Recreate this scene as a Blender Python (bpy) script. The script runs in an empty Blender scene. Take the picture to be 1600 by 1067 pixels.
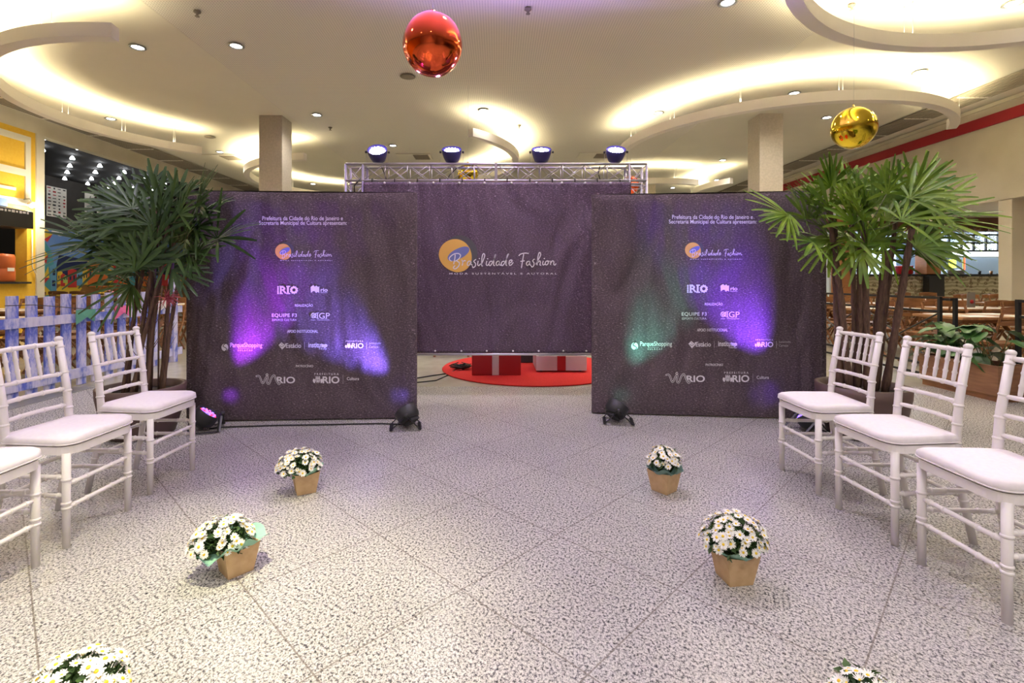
import bpy, bmesh, math, random
from mathutils import Vector, Matrix, noise
random.seed(7)
SC = bpy.context.scene
COL = SC.collection
PI = math.pi
R = math.radians

# ------------------------------------------------------------------ camera, view, world
F, CX, HY, EYE = 780.0, 778.0, 438.0, 1.22       # focal length and horizon of the 1600 x 1067 photograph
cam_d = bpy.data.cameras.new('camera'); cam = bpy.data.objects.new('camera', cam_d); COL.objects.link(cam)
cam.location = (0, 0, EYE); cam.rotation_euler = (R(90), 0, 0)
cam_d.sensor_width = 36; cam_d.lens = F / 1600 * 36
cam_d.shift_x = (800 - CX) / 1600; cam_d.shift_y = -(533.5 - HY) / 1600
cam_d.clip_start = 0.05; cam_d.clip_end = 100
SC.camera = cam
SC.view_settings.view_transform = 'Standard'; SC.view_settings.look = 'None'
SC.view_settings.gamma = 1.0; SC.view_settings.use_curve_mapping = False
SC.view_settings.exposure = 1.55
SC.cycles.use_denoising = True
SC.cycles.max_bounces = 6; SC.cycles.diffuse_bounces = 4; SC.cycles.glossy_bounces = 3
SC.cycles.sample_clamp_indirect = 4.0
w = bpy.data.worlds.new('world'); SC.world = w; w.use_nodes = True
w.node_tree.nodes['Background'].inputs[0].default_value = (1, .95, .88, 1)
w.node_tree.nodes['Background'].inputs[1].default_value = 0.3

K_DOWN = 46.0
K_RING = 30.0        # emission of the light channels on top of the hanging rings
K_PAR = 260.0         # truss lights
K_BEAM = 34.0         # floor lights

def at(px, py, Y):   # point of the place seen at a photo pixel, Y metres in front of the camera
    return Vector(((px - CX) / F * Y, Y, EYE + (HY - py) / F * Y))
def atz(px, py, z):  # the same, on the horizontal plane at height z
    return at(px, py, F * (z - EYE) / (HY - py))
def atx(px, py, X):
    return at(px, py, X * F / (px - CX))

# ------------------------------------------------------------------ materials
MATS = {}
def mat(name, col, rough=.6, metal=0.0, emis=None, es=0.0, spec=None, coat=0.0):
    if name in MATS: return MATS[name]
    m = bpy.data.materials.new(name); m.use_nodes = True
    b = m.node_tree.nodes['Principled BSDF']
    b.inputs['Base Color'].default_value = (*col, 1); b.inputs['Roughness'].default_value = rough
    b.inputs['Metallic'].default_value = metal
    if coat: b.inputs['Coat Weight'].default_value = coat
    if spec is not None: b.inputs['Specular IOR Level'].default_value = spec
    if emis: b.inputs['Emission Color'].default_value = (*emis, 1); b.inputs['Emission Strength'].default_value = es
    MATS[name] = m
    return m
def nd(m, t, **kw):
    n = m.node_tree.nodes.new(t)
    for k, v in kw.items():
        if k in n.inputs: n.inputs[k].default_value = v
        else: setattr(n, k, v)
    return n
def lk(m, a, b): m.node_tree.links.new(a, b)
def coords(m, scale=(1, 1, 1), rot=(0, 0, 0), loc=(0, 0, 0), kind='Object'):
    t = nd(m, 'ShaderNodeTexCoord'); mp = nd(m, 'ShaderNodeMapping')
    mp.inputs['Scale'].default_value = scale; mp.inputs['Rotation'].default_value = rot; mp.inputs['Location'].default_value = loc
    lk(m, t.outputs[kind], mp.inputs[0]); return mp.outputs[0]
def ramp(m, fac, stops, interp='LINEAR'):
    r = nd(m, 'ShaderNodeValToRGB'); r.color_ramp.interpolation = interp
    e = r.color_ramp.elements
    while len(e) < len(stops): e.new(.5)
    for i, (p, c) in enumerate(stops):
        e[i].position = p; e[i].color = (*c, 1) if len(c) == 3 else c
    lk(m, fac, r.inputs[0]); return r.outputs[0]
def mixc(m, fac, a, b, blend='MIX'):
    n = nd(m, 'ShaderNodeMix', data_type='RGBA', blend_type=blend)
    for s, v in ((0, fac), (6, a), (7, b)):
        if hasattr(v, 'links') or hasattr(v, 'is_linked'): lk(m, v, n.inputs[s])
        elif s == 0: n.inputs[0].default_value = v
        else: n.inputs[s].default_value = (*v, 1)
    return n.outputs[2]
def mth(m, op, a, b=0.0):
    n = nd(m, 'ShaderNodeMath', operation=op)
    for i, v in enumerate((a, b)):
        if hasattr(v, 'is_linked'): lk(m, v, n.inputs[i])
        else: n.inputs[i].default_value = v
    return n.outputs[0]
def base(m, s): lk(m, s, m.node_tree.nodes['Principled BSDF'].inputs['Base Color'])
def bump(m, h, strength=.3, dist=.01):
    b = nd(m, 'ShaderNodeBump'); b.inputs['Strength'].default_value = strength; b.inputs['Distance'].default_value = dist
    lk(m, h, b.inputs['Height']); lk(m, b.outputs[0], m.node_tree.nodes['Principled BSDF'].inputs['Normal'])
def noisy(name, c1, c2, scale=8, rough=.6, stretch=(1, 1, 1), detail=4, bmp=0.0, lo=.3, hi=.7, spec=None, metal=0.0, coat=0.0):
    if name in MATS: return MATS[name]
    m = mat(name, c1, rough, metal, spec=spec, coat=coat)
    n = nd(m, 'ShaderNodeTexNoise', Scale=scale, Detail=detail); lk(m, coords(m, stretch), n.inputs['Vector'])
    base(m, ramp(m, n.outputs[0], [(lo, c1), (hi, c2)]))
    if bmp: bump(m, n.outputs[0], bmp, .005)
    return m

def granite():
    m = mat('granite', (.5, .5, .5), .27, spec=.5)
    v = coords(m)
    n1 = nd(m, 'ShaderNodeTexNoise', Scale=105.0, Detail=3.0, Roughness=.65); lk(m, coords(m, (1, .8, 1), (0, 0, .5)), n1.inputs['Vector'])
    n2 = nd(m, 'ShaderNodeTexNoise', Scale=190.0, Detail=2.0, Roughness=.6); lk(m, v, n2.inputs['Vector'])
    n3 = nd(m, 'ShaderNodeTexNoise', Scale=1.2, Detail=2.0); lk(m, v, n3.inputs['Vector'])
    c = ramp(m, n1.outputs[0], [(.34, (.03, .03, .04)), (.41, (.19, .185, .185)), (.47, (.48, .465, .43)), (.61, (.67, .65, .60))])
    g = ramp(m, n2.outputs[0], [(.36, (.3, .3, .33)), (.52, (1, 1, 1))])
    c = mixc(m, 1.0, c, g, 'MULTIPLY')
    t = ramp(m, n3.outputs[0], [(.35, (.86, .86, .86)), (.65, (1, 1, 1))])
    c = mixc(m, 1.0, c, t, 'MULTIPLY')
    # tile joints, 60 cm slabs laid at 45 degrees
    sx = nd(m, 'ShaderNodeSeparateXYZ'); lk(m, v, sx.inputs[0])
    S = .8485
    def joint(val, off):
        a = mth(m, 'ADD', val, -off); a = mth(m, 'DIVIDE', a, S); a = mth(m, 'FRACT', mth(m, 'ADD', a, 100.5))
        a = mth(m, 'ABSOLUTE', mth(m, 'ADD', a, -.5)); return mth(m, 'LESS_THAN', a, .0048)
    j1 = joint(mth(m, 'SUBTRACT', sx.outputs[0], sx.outputs[1]), -.418)
    j2 = joint(mth(m, 'ADD', sx.outputs[0], sx.outputs[1]), .975)
    j = mth(m, 'MAXIMUM', j1, j2)
    c = mixc(m, mth(m, 'MULTIPLY', j, .85), c, (.14, .12, .10))
    base(m, c)
    rr = ramp(m, n1.outputs[0], [(.35, (.2, .2, .2)), (.6, (.34, .34, .34))])
    lk(m, rr, m.node_tree.nodes['Principled BSDF'].inputs['Roughness'])
    return m
def perforated():
    m = mat('perforated_plaster', (.66, .63, .56), .8)
    v = coords(m); sx = nd(m, 'ShaderNodeSeparateXYZ'); lk(m, v, sx.inputs[0])
    P = .036
    def cell(s):
        a = mth(m, 'FRACT', mth(m, 'ADD', mth(m, 'DIVIDE', s, P), 500.0)); a = mth(m, 'ADD', a, -.5); return mth(m, 'MULTIPLY', a, a)
    d = mth(m, 'ADD', cell(sx.outputs[0]), cell(sx.outputs[1]))
    h = mth(m, 'LESS_THAN', d, .062)
    n3 = nd(m, 'ShaderNodeTexNoise', Scale=.8, Detail=2.0); lk(m, v, n3.inputs['Vector'])
    c = mixc(m, h, (.70, .67, .61), (.44, .42, .40))
    base(m, c); return m
def backdrop_cloth(name, seed=0.0, tint=(.120, .088, .100)):
    m = mat(name, tint, .55, spec=.35)
    v = coords(m, loc=(seed, 0, seed))
    n = nd(m, 'ShaderNodeTexNoise', Scale=105.0, Detail=3.0, Roughness=.7); lk(m, coords(m, (.55, 1, 1), (0, .35, 0), (seed, 0, 0)), n.inputs['Vector'])
    d = tuple(x * .5 for x in tint); l = tuple(min(1, x * 2.0) for x in tint)
    c = ramp(m, n.outputs[0], [(.34, d), (.55, tint), (.66, l), (.72, (.62, .55, .60))])
    base(m, c)
    f = nd(m, 'ShaderNodeTexNoise', Scale=1.5, Detail=2.0, Distortion=.6); lk(m, coords(m, (1.4, 1, .6), (0, .7, 0), (seed, 0, 0)), f.inputs['Vector'])
    f2 = nd(m, 'ShaderNodeTexNoise', Scale=4.5, Detail=1.0); lk(m, coords(m, (1.2, 1, .35), (0, -.8, 0), (seed, 0, 0)), f2.inputs['Vector'])
    h = mth(m, 'ADD', mth(m, 'MULTIPLY', f.outputs[0], 1.0), mth(m, 'MULTIPLY', f2.outputs[0], .35))
    h = mth(m, 'ADD', h, mth(m, 'MULTIPLY', n.outputs[0], .012))
    bump(m, h, .6, .2)
    return m
def tile_front():
    m = mat('patterned_tile', (.4, .35, .25), .4)
    v = coords(m, kind='Object')
    ch = nd(m, 'ShaderNodeTexVoronoi', Scale=9.0); lk(m, v, ch.inputs['Vector'])
    w1 = nd(m, 'ShaderNodeTexWave', Scale=3.0, Distortion=6.0, Detail=2.0); w1.wave_type = 'RINGS'; lk(m, v, w1.inputs['Vector'])
    c = ramp(m, ch.outputs['Distance'], [(.1, (.5, .42, .27)), (.35, (.2, .14, .09)), (.5, (.55, .5, .36))])
    c2 = ramp(m, w1.outputs['Fac'], [(.3, (.6, .6, .5)), (.7, (1, 1, .95))])
    base(m, mixc(m, 1.0, c, c2, 'MULTIPLY')); return m
def painted_slat():
    m = mat('whitewashed_slat', (.5, .5, .8), .7)
    n = nd(m, 'ShaderNodeTexNoise', Scale=4.0, Detail=6.0, Roughness=.65); lk(m, coords(m, (3, 1.2, .5)), n.inputs['Vector'])
    n2 = nd(m, 'ShaderNodeTexNoise', Scale=60.0, Detail=2.0); lk(m, coords(m, (1, 1, .12)), n2.inputs['Vector'])
    c = ramp(m, n.outputs[0], [(.42, (.12, .17, .62)), (.47, (.34, .38, .74)), (.53, (.62, .62, .84)), (.75, (.74, .73, .86))])
    g = ramp(m, n2.outputs[0], [(.3, (.85, .85, .9)), (.6, (1, 1, 1))])
    base(m, mixc(m, 1.0, c, g, 'MULTIPLY')); return m

M_GRAN = granite(); M_PERF = perforated(); M_SLAT = painted_slat(); M_TILE = tile_front()
M_CEIL = noisy('plaster', (.66, .63, .55), (.70, .67, .59), 1.0, .85)
M_WALL = noisy('beige_wall', (.60, .55, .43), (.66, .61, .49), 2.0, .8)
M_GRILLE = mat('grille_brown', (.24, .21, .17), .7)
M_WHITE_BEAM = mat('white_beam', (.74, .70, .66), .6)
M_RINGGLOW = mat('ring_glow', (1, .95, .8), .5, emis=(1, .86, .52), es=K_RING)
M_COLUMN = noisy('column_stone', (.40, .36, .30), (.48, .43, .37), 25, .5, bmp=.1)
M_POLISH = noisy('polished_stone', (.42, .40, .33), (.50, .48, .40), 6, .16, spec=.6)
M_BORDER = noisy('dark_border_stone', (.16, .165, .16), (.25, .25, .24), 30, .3)
M_CHAIR = mat('white_resin', (.83, .79, .76), .33)
M_CUSHION = noisy('white_cushion', (.80, .75, .75), (.84, .80, .79), 60, .85)
M_BLACK = mat('black_metal', (.012, .012, .013), .45)
M_BLACKP = mat('black_plastic', (.022, .022, .024), .5)
M_ALU = mat('aluminium', (.52, .50, .55), .38, .85)
M_PRINT = mat('white_print', (.80, .77, .80), .6)
M_PRINTG = mat('grey_print', (.52, .48, .50), .6)
M_YEL = mat('yellow_print', (.78, .46, .10), .6)
M_BLUP = mat('blue_print', (.17, .20, .45), .6)
M_GREYP = mat('grey_disc_print', (.085, .085, .09), .6)
M_INK = mat('dark_ink', (.06, .05, .055), .6)
M_KRAFT = noisy('kraft_paper', (.52, .34, .17), (.60, .41, .22), 30, .8)
M_TISSUE = mat('green_tissue', (.30, .56, .42), .8)
M_LEAFD = noisy('daisy_leaf', (.025, .06, .015), (.07, .14, .03), 30, .55)
M_PETAL = mat('petal', (.80, .80, .73), .6)
M_CENTRE = mat('flower_centre', (.80, .55, .03), .7)
M_POT = mat('brown_pot', (.105, .062, .05), .55)
M_SOIL = noisy('soil', (.02, .014, .01), (.05, .03, .02), 40, .95)
M_CANE = noisy('fibrous_cane', (.075, .042, .028), (.17, .10, .06), 30, .85, (3, 3, .5), bmp=.6)
M_PALMG = noisy('palm_leaf_green', (.045, .14, .01), (.25, .38, .025), 5, .42, spec=.5)
M_PALMD = noisy('palm_leaf_dark', (.018, .055, .014), (.075, .15, .03), 5, .42, spec=.5)
M_PETI = mat('palm_petiole', (.10, .12, .04), .6)
M_WOOD = noisy('restaurant_wood', (.16, .065, .022), (.30, .13, .045), 6, .45, (1, 1, 6))
M_WOODT = noisy('table_wood', (.27, .13, .05), (.42, .22, .09), 5, .4, (6, 1, 1))
M_PLANT_BOX = noisy('planter_wood', (.20, .095, .045), (.31, .155, .075), 4, .55, (1, 1, 9))
M_RED = mat('red_board', (.36, .008, .012), .5)
M_RUG = noisy('red_rug', (.50, .012, .010), (.66, .03, .02), 120, .95, bmp=.5)
M_WHITEB = mat('white_board', (.62, .58, .56), .6)
M_REDBAND = mat('red_band', (.34, .012, .022), .55)
M_YWALL = noisy('yellow_wall', (.80, .47, .035), (.84, .53, .05), 20, .7)
M_WPAINT = mat('white_paint', (.78, .74, .60), .7)
M_DARKIN = mat('dark_interior', (.006, .005, .005), .85)
M_DGREY = noisy('dark_grey_wall', (.04, .036, .033), (.055, .05, .045), 3, .85)
M_GLASS = mat('dark_glass', (.03, .03, .03), .08)
M_KITCH = mat('kitchen_wall', (.62, .72, .84), .6)
M_STEEL = mat('steel', (.45, .47, .5), .3, .8)
M_ORANGEC = noisy('orange_wood', (.36, .15, .055), (.44, .20, .08), 5, .5, (1, 1, 8))
M_PAPER = mat('white_paper', (.80, .78, .72), .8)
M_LAMP = mat('lamp_white', (1, 1, 1), .5, emis=(1, .97, .92), es=14)
M_LAMPC = mat('pendant_glow', (1, 1, 1), .5, emis=(.95, .97, 1), es=9)

# ------------------------------------------------------------------ mesh helpers
class MB:
    def __init__(s): s.v = []; s.f = []; s.m = []; s.sm = []
    def add(s, vs, fs, mi=0, M=None, smooth=False):
        o = len(s.v)
        s.v += [tuple(M @ Vector(p)) if M else tuple(p) for p in vs]
        s.f += [tuple(i + o for i in f) for f in fs]; s.m += [mi] * len(fs); s.sm += [smooth] * len(fs)
        return s
    def box(s, c, d, mi=0, M=None, bev=0.0):
        x, y, z = (k / 2 for k in d); cx, cy, cz = c
        if bev > 0:
            b = min(bev, x * .9, y * .9, z * .9); vs = []; 
            bm = bmesh.new(); bmesh.ops.create_cube(bm, size=1)
            for q in bm.verts: q.co = (cx + q.co.x * d[0], cy + q.co.y * d[1], cz + q.co.z * d[2])
            bmesh.ops.bevel(bm, geom=bm.edges[:], offset=b, segments=2, affect='EDGES', profile=.5)
            bm.verts.index_update()
            s.add([q.co[:] for q in bm.verts], [tuple(q.index for q in f.verts) for f in bm.faces], mi, M); bm.free(); return s
        vs = [(cx + i * x, cy + j * y, cz + k * z) for i in (-1, 1) for j in (-1, 1) for k in (-1, 1)]
        return s.add(vs, [(0, 1, 3, 2), (4, 6, 7, 5), (0, 4, 5, 1), (2, 3, 7, 6), (0, 2, 6, 4), (1, 5, 7, 3)], mi, M)
    def tube(s, pts, rad, seg=8, mi=0, M=None, cap=True, smooth=True, flat=1.0):
        pts = [Vector(p) for p in pts]; n = len(pts)
        if not hasattr(rad, '__len__'): rad = [rad] * n
        t0 = (pts[1] - pts[0]).normalized()
        up = Vector((0, 0, 1)) if abs(t0.z) < .9 else Vector((1, 0, 0))
        u = t0.cross(up).normalized(); vs = []
        for i, p in enumerate(pts):
            t = (pts[min(i + 1, n - 1)] - pts[max(i - 1, 0)]).normalized()
            u = (u - t * u.dot(t)).normalized(); w_ = t.cross(u)
            for k in range(seg):
                a = 2 * PI * k / seg; vs.append(p + (u * math.cos(a) + w_ * math.sin(a) * flat) * rad[i])
        fs = [(i * seg + k, i * seg + (k + 1) % seg, (i + 1) * seg + (k + 1) % seg, (i + 1) * seg + k) for i in range(n - 1) for k in range(seg)]
        if cap: fs += [tuple(range(seg))[::-1], tuple(range((n - 1) * seg, n * seg))]
        return s.add(vs, fs, mi, M, smooth)
    def lathe(s, prof, seg=24, mi=0, M=None, smooth=True, close=False, sy=1.0):
        vs = [(r * math.cos(2 * PI * k / seg), r * math.sin(2 * PI * k / seg) * sy, z) for r, z in prof for k in range(seg)]
        n = len(prof)
        fs = [(i * seg + k, i * seg + (k + 1) % seg, (i + 1) * seg + (k + 1) % seg, (i + 1) * seg + k) for i in range(n - 1) for k in range(seg)]
        if prof[0][0] > 1e-5: fs.append(tuple(range(seg))[::-1])
        if prof[-1][0] > 1e-5: fs.append(tuple(range((n - 1) * seg, n * seg)))
        return s.add(vs, fs, mi, M, smooth)
    def prism(s, poly, z0, z1, mi=0, M=None):
        n = len(poly)
        vs = [(x, y, z0) for x, y in poly] + [(x, y, z1) for x, y in poly]
        fs = [tuple(range(n))[::-1], tuple(range(n, 2 * n))] + [(i, (i + 1) % n, n + (i + 1) % n, n + i) for i in range(n)]
        return s.add(vs, fs, mi, M)
    def build(s, name, mats, parent=None, fix=True):
        me = bpy.data.meshes.new(name); me.from_pydata(s.v, [], s.f); 
        if not isinstance(mats, (list, tuple)): mats = [mats]
        for q in mats: me.materials.append(q)
        me.polygons.foreach_set('material_index', s.m); me.polygons.foreach_set('use_smooth', s.sm)
        if fix:
            bm = bmesh.new(); bm.from_mesh(me); bmesh.ops.recalc_face_normals(bm, faces=bm.faces[:]); bm.to_mesh(me); bm.free()
        me.update()
        o = bpy.data.objects.new(name, me); COL.objects.link(o)
        if parent: o.parent = parent
        return o
def T(x=0, y=0, z=0, rz=0, rx=0, ry=0, s=1): return Matrix.Translation((x, y, z)) @ Matrix.Rotation(rz, 4, 'Z') @ Matrix.Rotation(ry, 4, 'Y') @ Matrix.Rotation(rx, 4, 'X') @ Matrix.Scale(s, 4)
def tag(o, label, cat, group=None, kind=None):
    if label: o['label'] = label
    if cat: o['category'] = cat
    if group: o['group'] = group
    if kind: o['kind'] = kind
    return o
def thing(name, label, cat, loc=(0, 0, 0), rz=0, group=None):
    o = bpy.data.objects.new(name, None); COL.objects.link(o); o.empty_display_size = .1
    o.location = loc; o.rotation_euler = (0, 0, rz); return tag(o, label, cat, group)
def struct(o): o['kind'] = 'structure'; return o
def dup(root, loc, rz=None, label=None, group=None, scale=None):
    r = root.copy(); COL.objects.link(r); r.location = loc
    if rz is not None: r.rotation_euler = (0, 0, rz)
    if scale: r.scale = (scale,) * 3
    if label: r['label'] = label
    if group: r['group'] = group
    for ch in list(root.children):
        c = ch.copy(); COL.objects.link(c); c.parent = r
        for g in ch.children:
            d = g.copy(); COL.objects.link(d); d.parent = c
    return r
def spot(name, loc, target, power, col, angle, blend=.6, rad=.05, parent=None):
    l = bpy.data.lights.new(name, 'SPOT'); l.energy = power; l.color = col; l.spot_size = angle; l.spot_blend = blend; l.shadow_soft_size = rad
    o = bpy.data.objects.new(name, l); COL.objects.link(o)
    o.location = loc; d = Vector(target) - Vector(loc); o.rotation_euler = d.to_track_quat('-Z', 'Y').to_euler()
    if parent: o.parent = parent; o.matrix_parent_inverse = parent.matrix_basis.inverted()
    return o

# ------------------------------------------------------------------ the setting
CZ = 4.75                                   # ceiling height
def slab(name, x0, x1, y0, y1, z0, z1, m):
    return struct(MB().box(((x0 + x1) / 2, (y0 + y1) / 2, (z0 + z1) / 2), (x1 - x0, y1 - y0, z1 - z0)).build(name, m))
slab('floor', -4.65, 20, -8, 5.73, -.2, 0, M_GRAN)
slab('floor_polished_far', -20, 20, 5.73, 27, -.2, 0, M_POLISH)
slab('floor_polished_left', -20, -4.65, -8, 5.73, -.2, 0, M_POLISH)
slab('trim_1', -4.86, -4.60, -8, 5.73, 0, .004, M_BORDER)
slab('ceiling', -4.5, 4.5, -8, 27, CZ, CZ + .1, M_PERF)
slab('ceiling_left', -10.0, -4.5, -8, 27, CZ - .002, CZ + .1, M_CEIL)
slab('ceiling_right', 4.5, 9.83, -8, 27, CZ - .002, CZ + .1, M_CEIL)
# air grilles let into both sides of the ceiling
for n, (xa, xb) in ((2, (-9.85, -9.15)), (3, (8.75, 9.37))):
    g = MB(); g.box(((xa + xb) / 2, 9, CZ - .03), (xb - xa, 30, .03))
    for k in range(24): g.box(((xa + xb) / 2, -5.5 + k * 1.25, CZ - .05), (xb - xa, .03, .02), 1)
    for k in range(7): g.box((xa + (k + .5) * (xb - xa) / 7, 9, CZ - .047), (.012, 30, .012), 0)
    struct(g.build('trim_%d' % n, [M_GRILLE, M_CEIL]))
# right side: bulkhead with a red band above the open restaurant
slab('wall_right_bulkhead', 9.83, 10.15, -8, 27, 2.79, CZ, M_WALL)
slab('trim_4', 9.79, 9.83, -8, 27, 4.30, 4.515, M_REDBAND)
slab('trim_5', 9.77, 9.83, -8, 27, 4.66, CZ - .02, M_WALL)
slab('ceiling_restaurant_right', 10.15, 19, -8, 14, 2.98, 3.08, M_WALL)
slab('wall_right', 19, 19.2, -8, 20, 0, 3.1, M_WALL)
slab('wall_front', -20, 20, -8.2, -8, 0, CZ, M_WALL)
slab('wall_back', -20, 20, 27, 27.2, 0, CZ, M_WALL)
# left side: yellow shop front, pilaster, header over the dark restaurant
YW0, YW1 = 10.02, 10.575
def leftwall(name, y0, y1, z0, z1, m): return slab(name, -10.25, -10.0, y0, y1, z0, z1, m)
leftwall('wall_left', -8, 8.9, 0, 4.40, M_YWALL)
leftwall('wall_left_sill', 8.9, 10.6, 0, 1.17, M_YWALL)
leftwall('wall_left_lintel', 8.9, 10.6, 2.32, 4.40, M_YWALL)
leftwall('wall_left_jamb', 10.6, 10.79, 0, 4.40, M_YWALL)
leftwall('wall_left_header', -8, 27, 4.40, CZ, M_WALL)
slab('trim_6', -10.3, -9.97, 10.79, 10.98, 0, 4.40, M_WALL)
slab('wall_left_room', -12.0, -11.9, 8.0, 10.98, 0, 4.4, M_DGREY)
slab('wall_left_partition', -14.8, -10.3, 10.9, 10.98, 0, 4.62, M_DARKIN)
slab('wall_left_interior', -14.8, -14.6, 10.98, 27, 0, 4.62, M_DGREY)
slab('ceiling_restaurant_left', -14.8, -10.25, 10.98, 27, 4.62, 4.7, M_DARKIN)
slab('trim_7', -10.0, -9.96, 10.98, 27, 4.37, 4.40, M_WALL)

def column(px, rx, y, name):
    o = MB().box((px, y, CZ / 2), (.5, .5, CZ), bev=.01).build(name, M_COLUMN); return struct(o)
column(-4.86, 0, 10.92, 'trim_8'); column(5.78, 0, 10.8, 'trim_9')
struct(MB().box((10.0, 9.7, 1.4), (.3, .26, 2.79), bev=.01).build('trim_10', M_WALL))
struct(MB().box((5.2, 17.5, CZ / 2), (.5, .5, CZ), bev=.01).build('trim_11', M_COLUMN))

# recessed downlights
DL = [((215, 73), 'below the end of the left white ring'), ((369, 71), 'in the perforated panel near the upper left seam'),
      ((173, 185), 'inside the bright glow of the left ring'), ((344, 237), 'just left of the left square column'),
      ((495, 179), 'right of the left square column'), ((614, 227), 'above the leftmost truss light'),
      ((1137, 3), 'at the top edge, right of the red balloon'), ((1583, 5), 'in the upper right corner inside the big ring'),
      ((1437, 112), 'in the glare below the upper right ring'), ((1241, 145), 'behind the rising part of the right ring'),
      ((1292, 183), 'just left of the gold balloon'), ((1029, 176), 'above the left end of the right ring'),
      ((755, 172), 'in the glow above the short central ring'), ((1129, 250), 'left of the right square column'),
      ((1120, 281), 'low, left of the right square column'), ((1051, 293), 'lowest, just above the right backdrop'), ((489, 287), 'lowest, just above the left backdrop')]
def make_downlight(loc, label, lit=True, power=K_DOWN, group=None):
    t = thing('downlight', label, 'ceiling light', loc)
    MB().lathe([(.078, .0), (.105, -.004), (.115, -.014), (.10, -.022), (.082, -.018), (.078, 0)], 28).build('trim_ring', M_STEEL, t)
    MB().lathe([(0, -.012), (.06, -.012), (.08, -.004)], 28).build('lamp_lens', M_LAMP, t)
    return t
dl0 = None
for i, ((px, py), ph) in enumerate(DL):
    p = atz(px, py, CZ - .012); lab = 'round white recessed downlight in the ceiling, ' + ph
    if dl0 is None: dl0 = make_downlight(p, lab); o = dl0
    else: o = dup(dl0, p, label=lab)
    o['group'] = 'recessed downlights'
    spot('downlight_or_fill_lamp', (p.x, p.y, CZ - .05), (p.x, p.y, 0), K_DOWN, (1, .92, .80), R(150), .8, .07)
# unseen fill lamps added over aisle and behind camera; centre one inferred from shadows
for (x, y, k) in [(-3.2, 3.2, .5), (3.2, 3.4, .6), (0.15, 4.0, 2.0), (-3.4, -.6, 1.6), (0.0, -.9, 1.6), (3.4, -.6, 1.6), (-2.2, -3.4, 2.6), (2.2, -3.4, 2.6), (-6.5, 2, 1), (6.8, 1.5, 1),
                  (-7.5, 6.5, .8), (7.2, 5.5, .8), (0, -6, 1), (-1.0, 8.4, 1), (1.8, 8.4, 1)]:
    spot('downlight_or_fill_lamp', (x, y, CZ - .05), (x, y, 0), K_DOWN * k, (1, .93, .88), R(150), .8, .07)
spot('downlight_or_fill_lamp', (-.9, 1.2, CZ - .05), (-1.05, 1.75, 0), K_DOWN * 8.5, (1, .93, .58), R(34), 1.0, .05)

# hanging light rings: a white channel, bright on top
def ring(name, label, c, r, a0, a1, cables, w_=.15, n=72):
    t = thing(name, label, 'ring light', (c[0], c[1], 0))
    zb, zt = 4.16, 4.33; sec = [(-w_ / 2, zb), (w_ / 2, zb), (w_ / 2, zt), (w_ / 2 - .012, zt), (w_ / 2 - .012, zt - .05), (-w_ / 2 + .012, zt - .05), (-w_ / 2 + .012, zt), (-w_ / 2, zt)]
    vs = []; fs = []; k = len(sec)
    for i in range(n + 1):
        a = R(a0 + (a1 - a0) * i / n)
        for d, z in sec: vs.append(((r + d) * math.cos(a), (r + d) * math.sin(a), z))
    for i in range(n):
        for j in range(k): fs.append((i * k + j, i * k + (j + 1) % k, (i + 1) * k + (j + 1) % k, (i + 1) * k + j))
    fs += [(0, 1, 2, 7), tuple(n * k + q for q in (0, 1, 2, 7))[::-1]]
    MB().add(vs, fs).build('channel', M_WHITE_BEAM, t)
    g = MB(); vs = []; fs = []
    for i in range(n + 1):
        sg_ = 1 if a1 > a0 else -1; a = R(a0 + sg_ * 2.2 + (a1 - a0 - sg_ * 4.4) * i / n)
        for d in (-w_ / 2 + .03, w_ / 2 - .03): vs.append(((r + d) * math.cos(a), (r + d) * math.sin(a), zt - .045))
    for i in range(n): fs.append((i * 2, i * 2 + 1, i * 2 + 3, i * 2 + 2))
    g.add(vs, fs).build('light_strip', M_RINGGLOW, t, fix=False)
    for a in cables:
        m = MB(); a = R(a)
        for dr in (-.06, .06):
            x, y = (r + dr) * math.cos(a), (r + dr) * math.sin(a)
            m.tube([(x, y, zt - .01), (x, y, CZ - .03)], .0025, 5); m.tube([(x, y, CZ - .03), (x, y, CZ - .012)], .012, 8)
        m.build('suspension_cable', M_STEEL, t)
    return t
ring('ceiling_ring_light', 'big white curved ceiling ring at upper left above the yellow shop', (-5.0, 9.2), 3.12, -84, -232, (-100, -150, -183, -204, -222))
ring('ceiling_ring_light', 'large white ring in the upper right corner of the ceiling', (5.5, 3.27), 3.1, 8, 200, (60, 95, 130, 165))
ring('ceiling_ring_light', 'long white arc ring rising behind the gold balloon on the right', (6.1, 11.4), 3.2, 178, 328, (190, 212, 235, 262, 290, 315))
ring('ceiling_ring_light', 'white arc curling above the middle of the truss', (-2.6, 12.5), 3.05, -48, 55, (-30, -5, 25))
ring('ceiling_ring_light', 'white ring half hidden behind the left square column', (-4.3, 15.2), 3.0, 262, 110, (250, 200, 150))
ring('ceiling_ring_light', 'far white arc low over the right backdrop', (4.9, 18.2), 3.0, 235, 295, (250, 280))
ring('ceiling_ring_light', 'far white arc just left of the right square column', (9.6, 16.6), 2.9, 210, 140, (190, 160))

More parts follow.
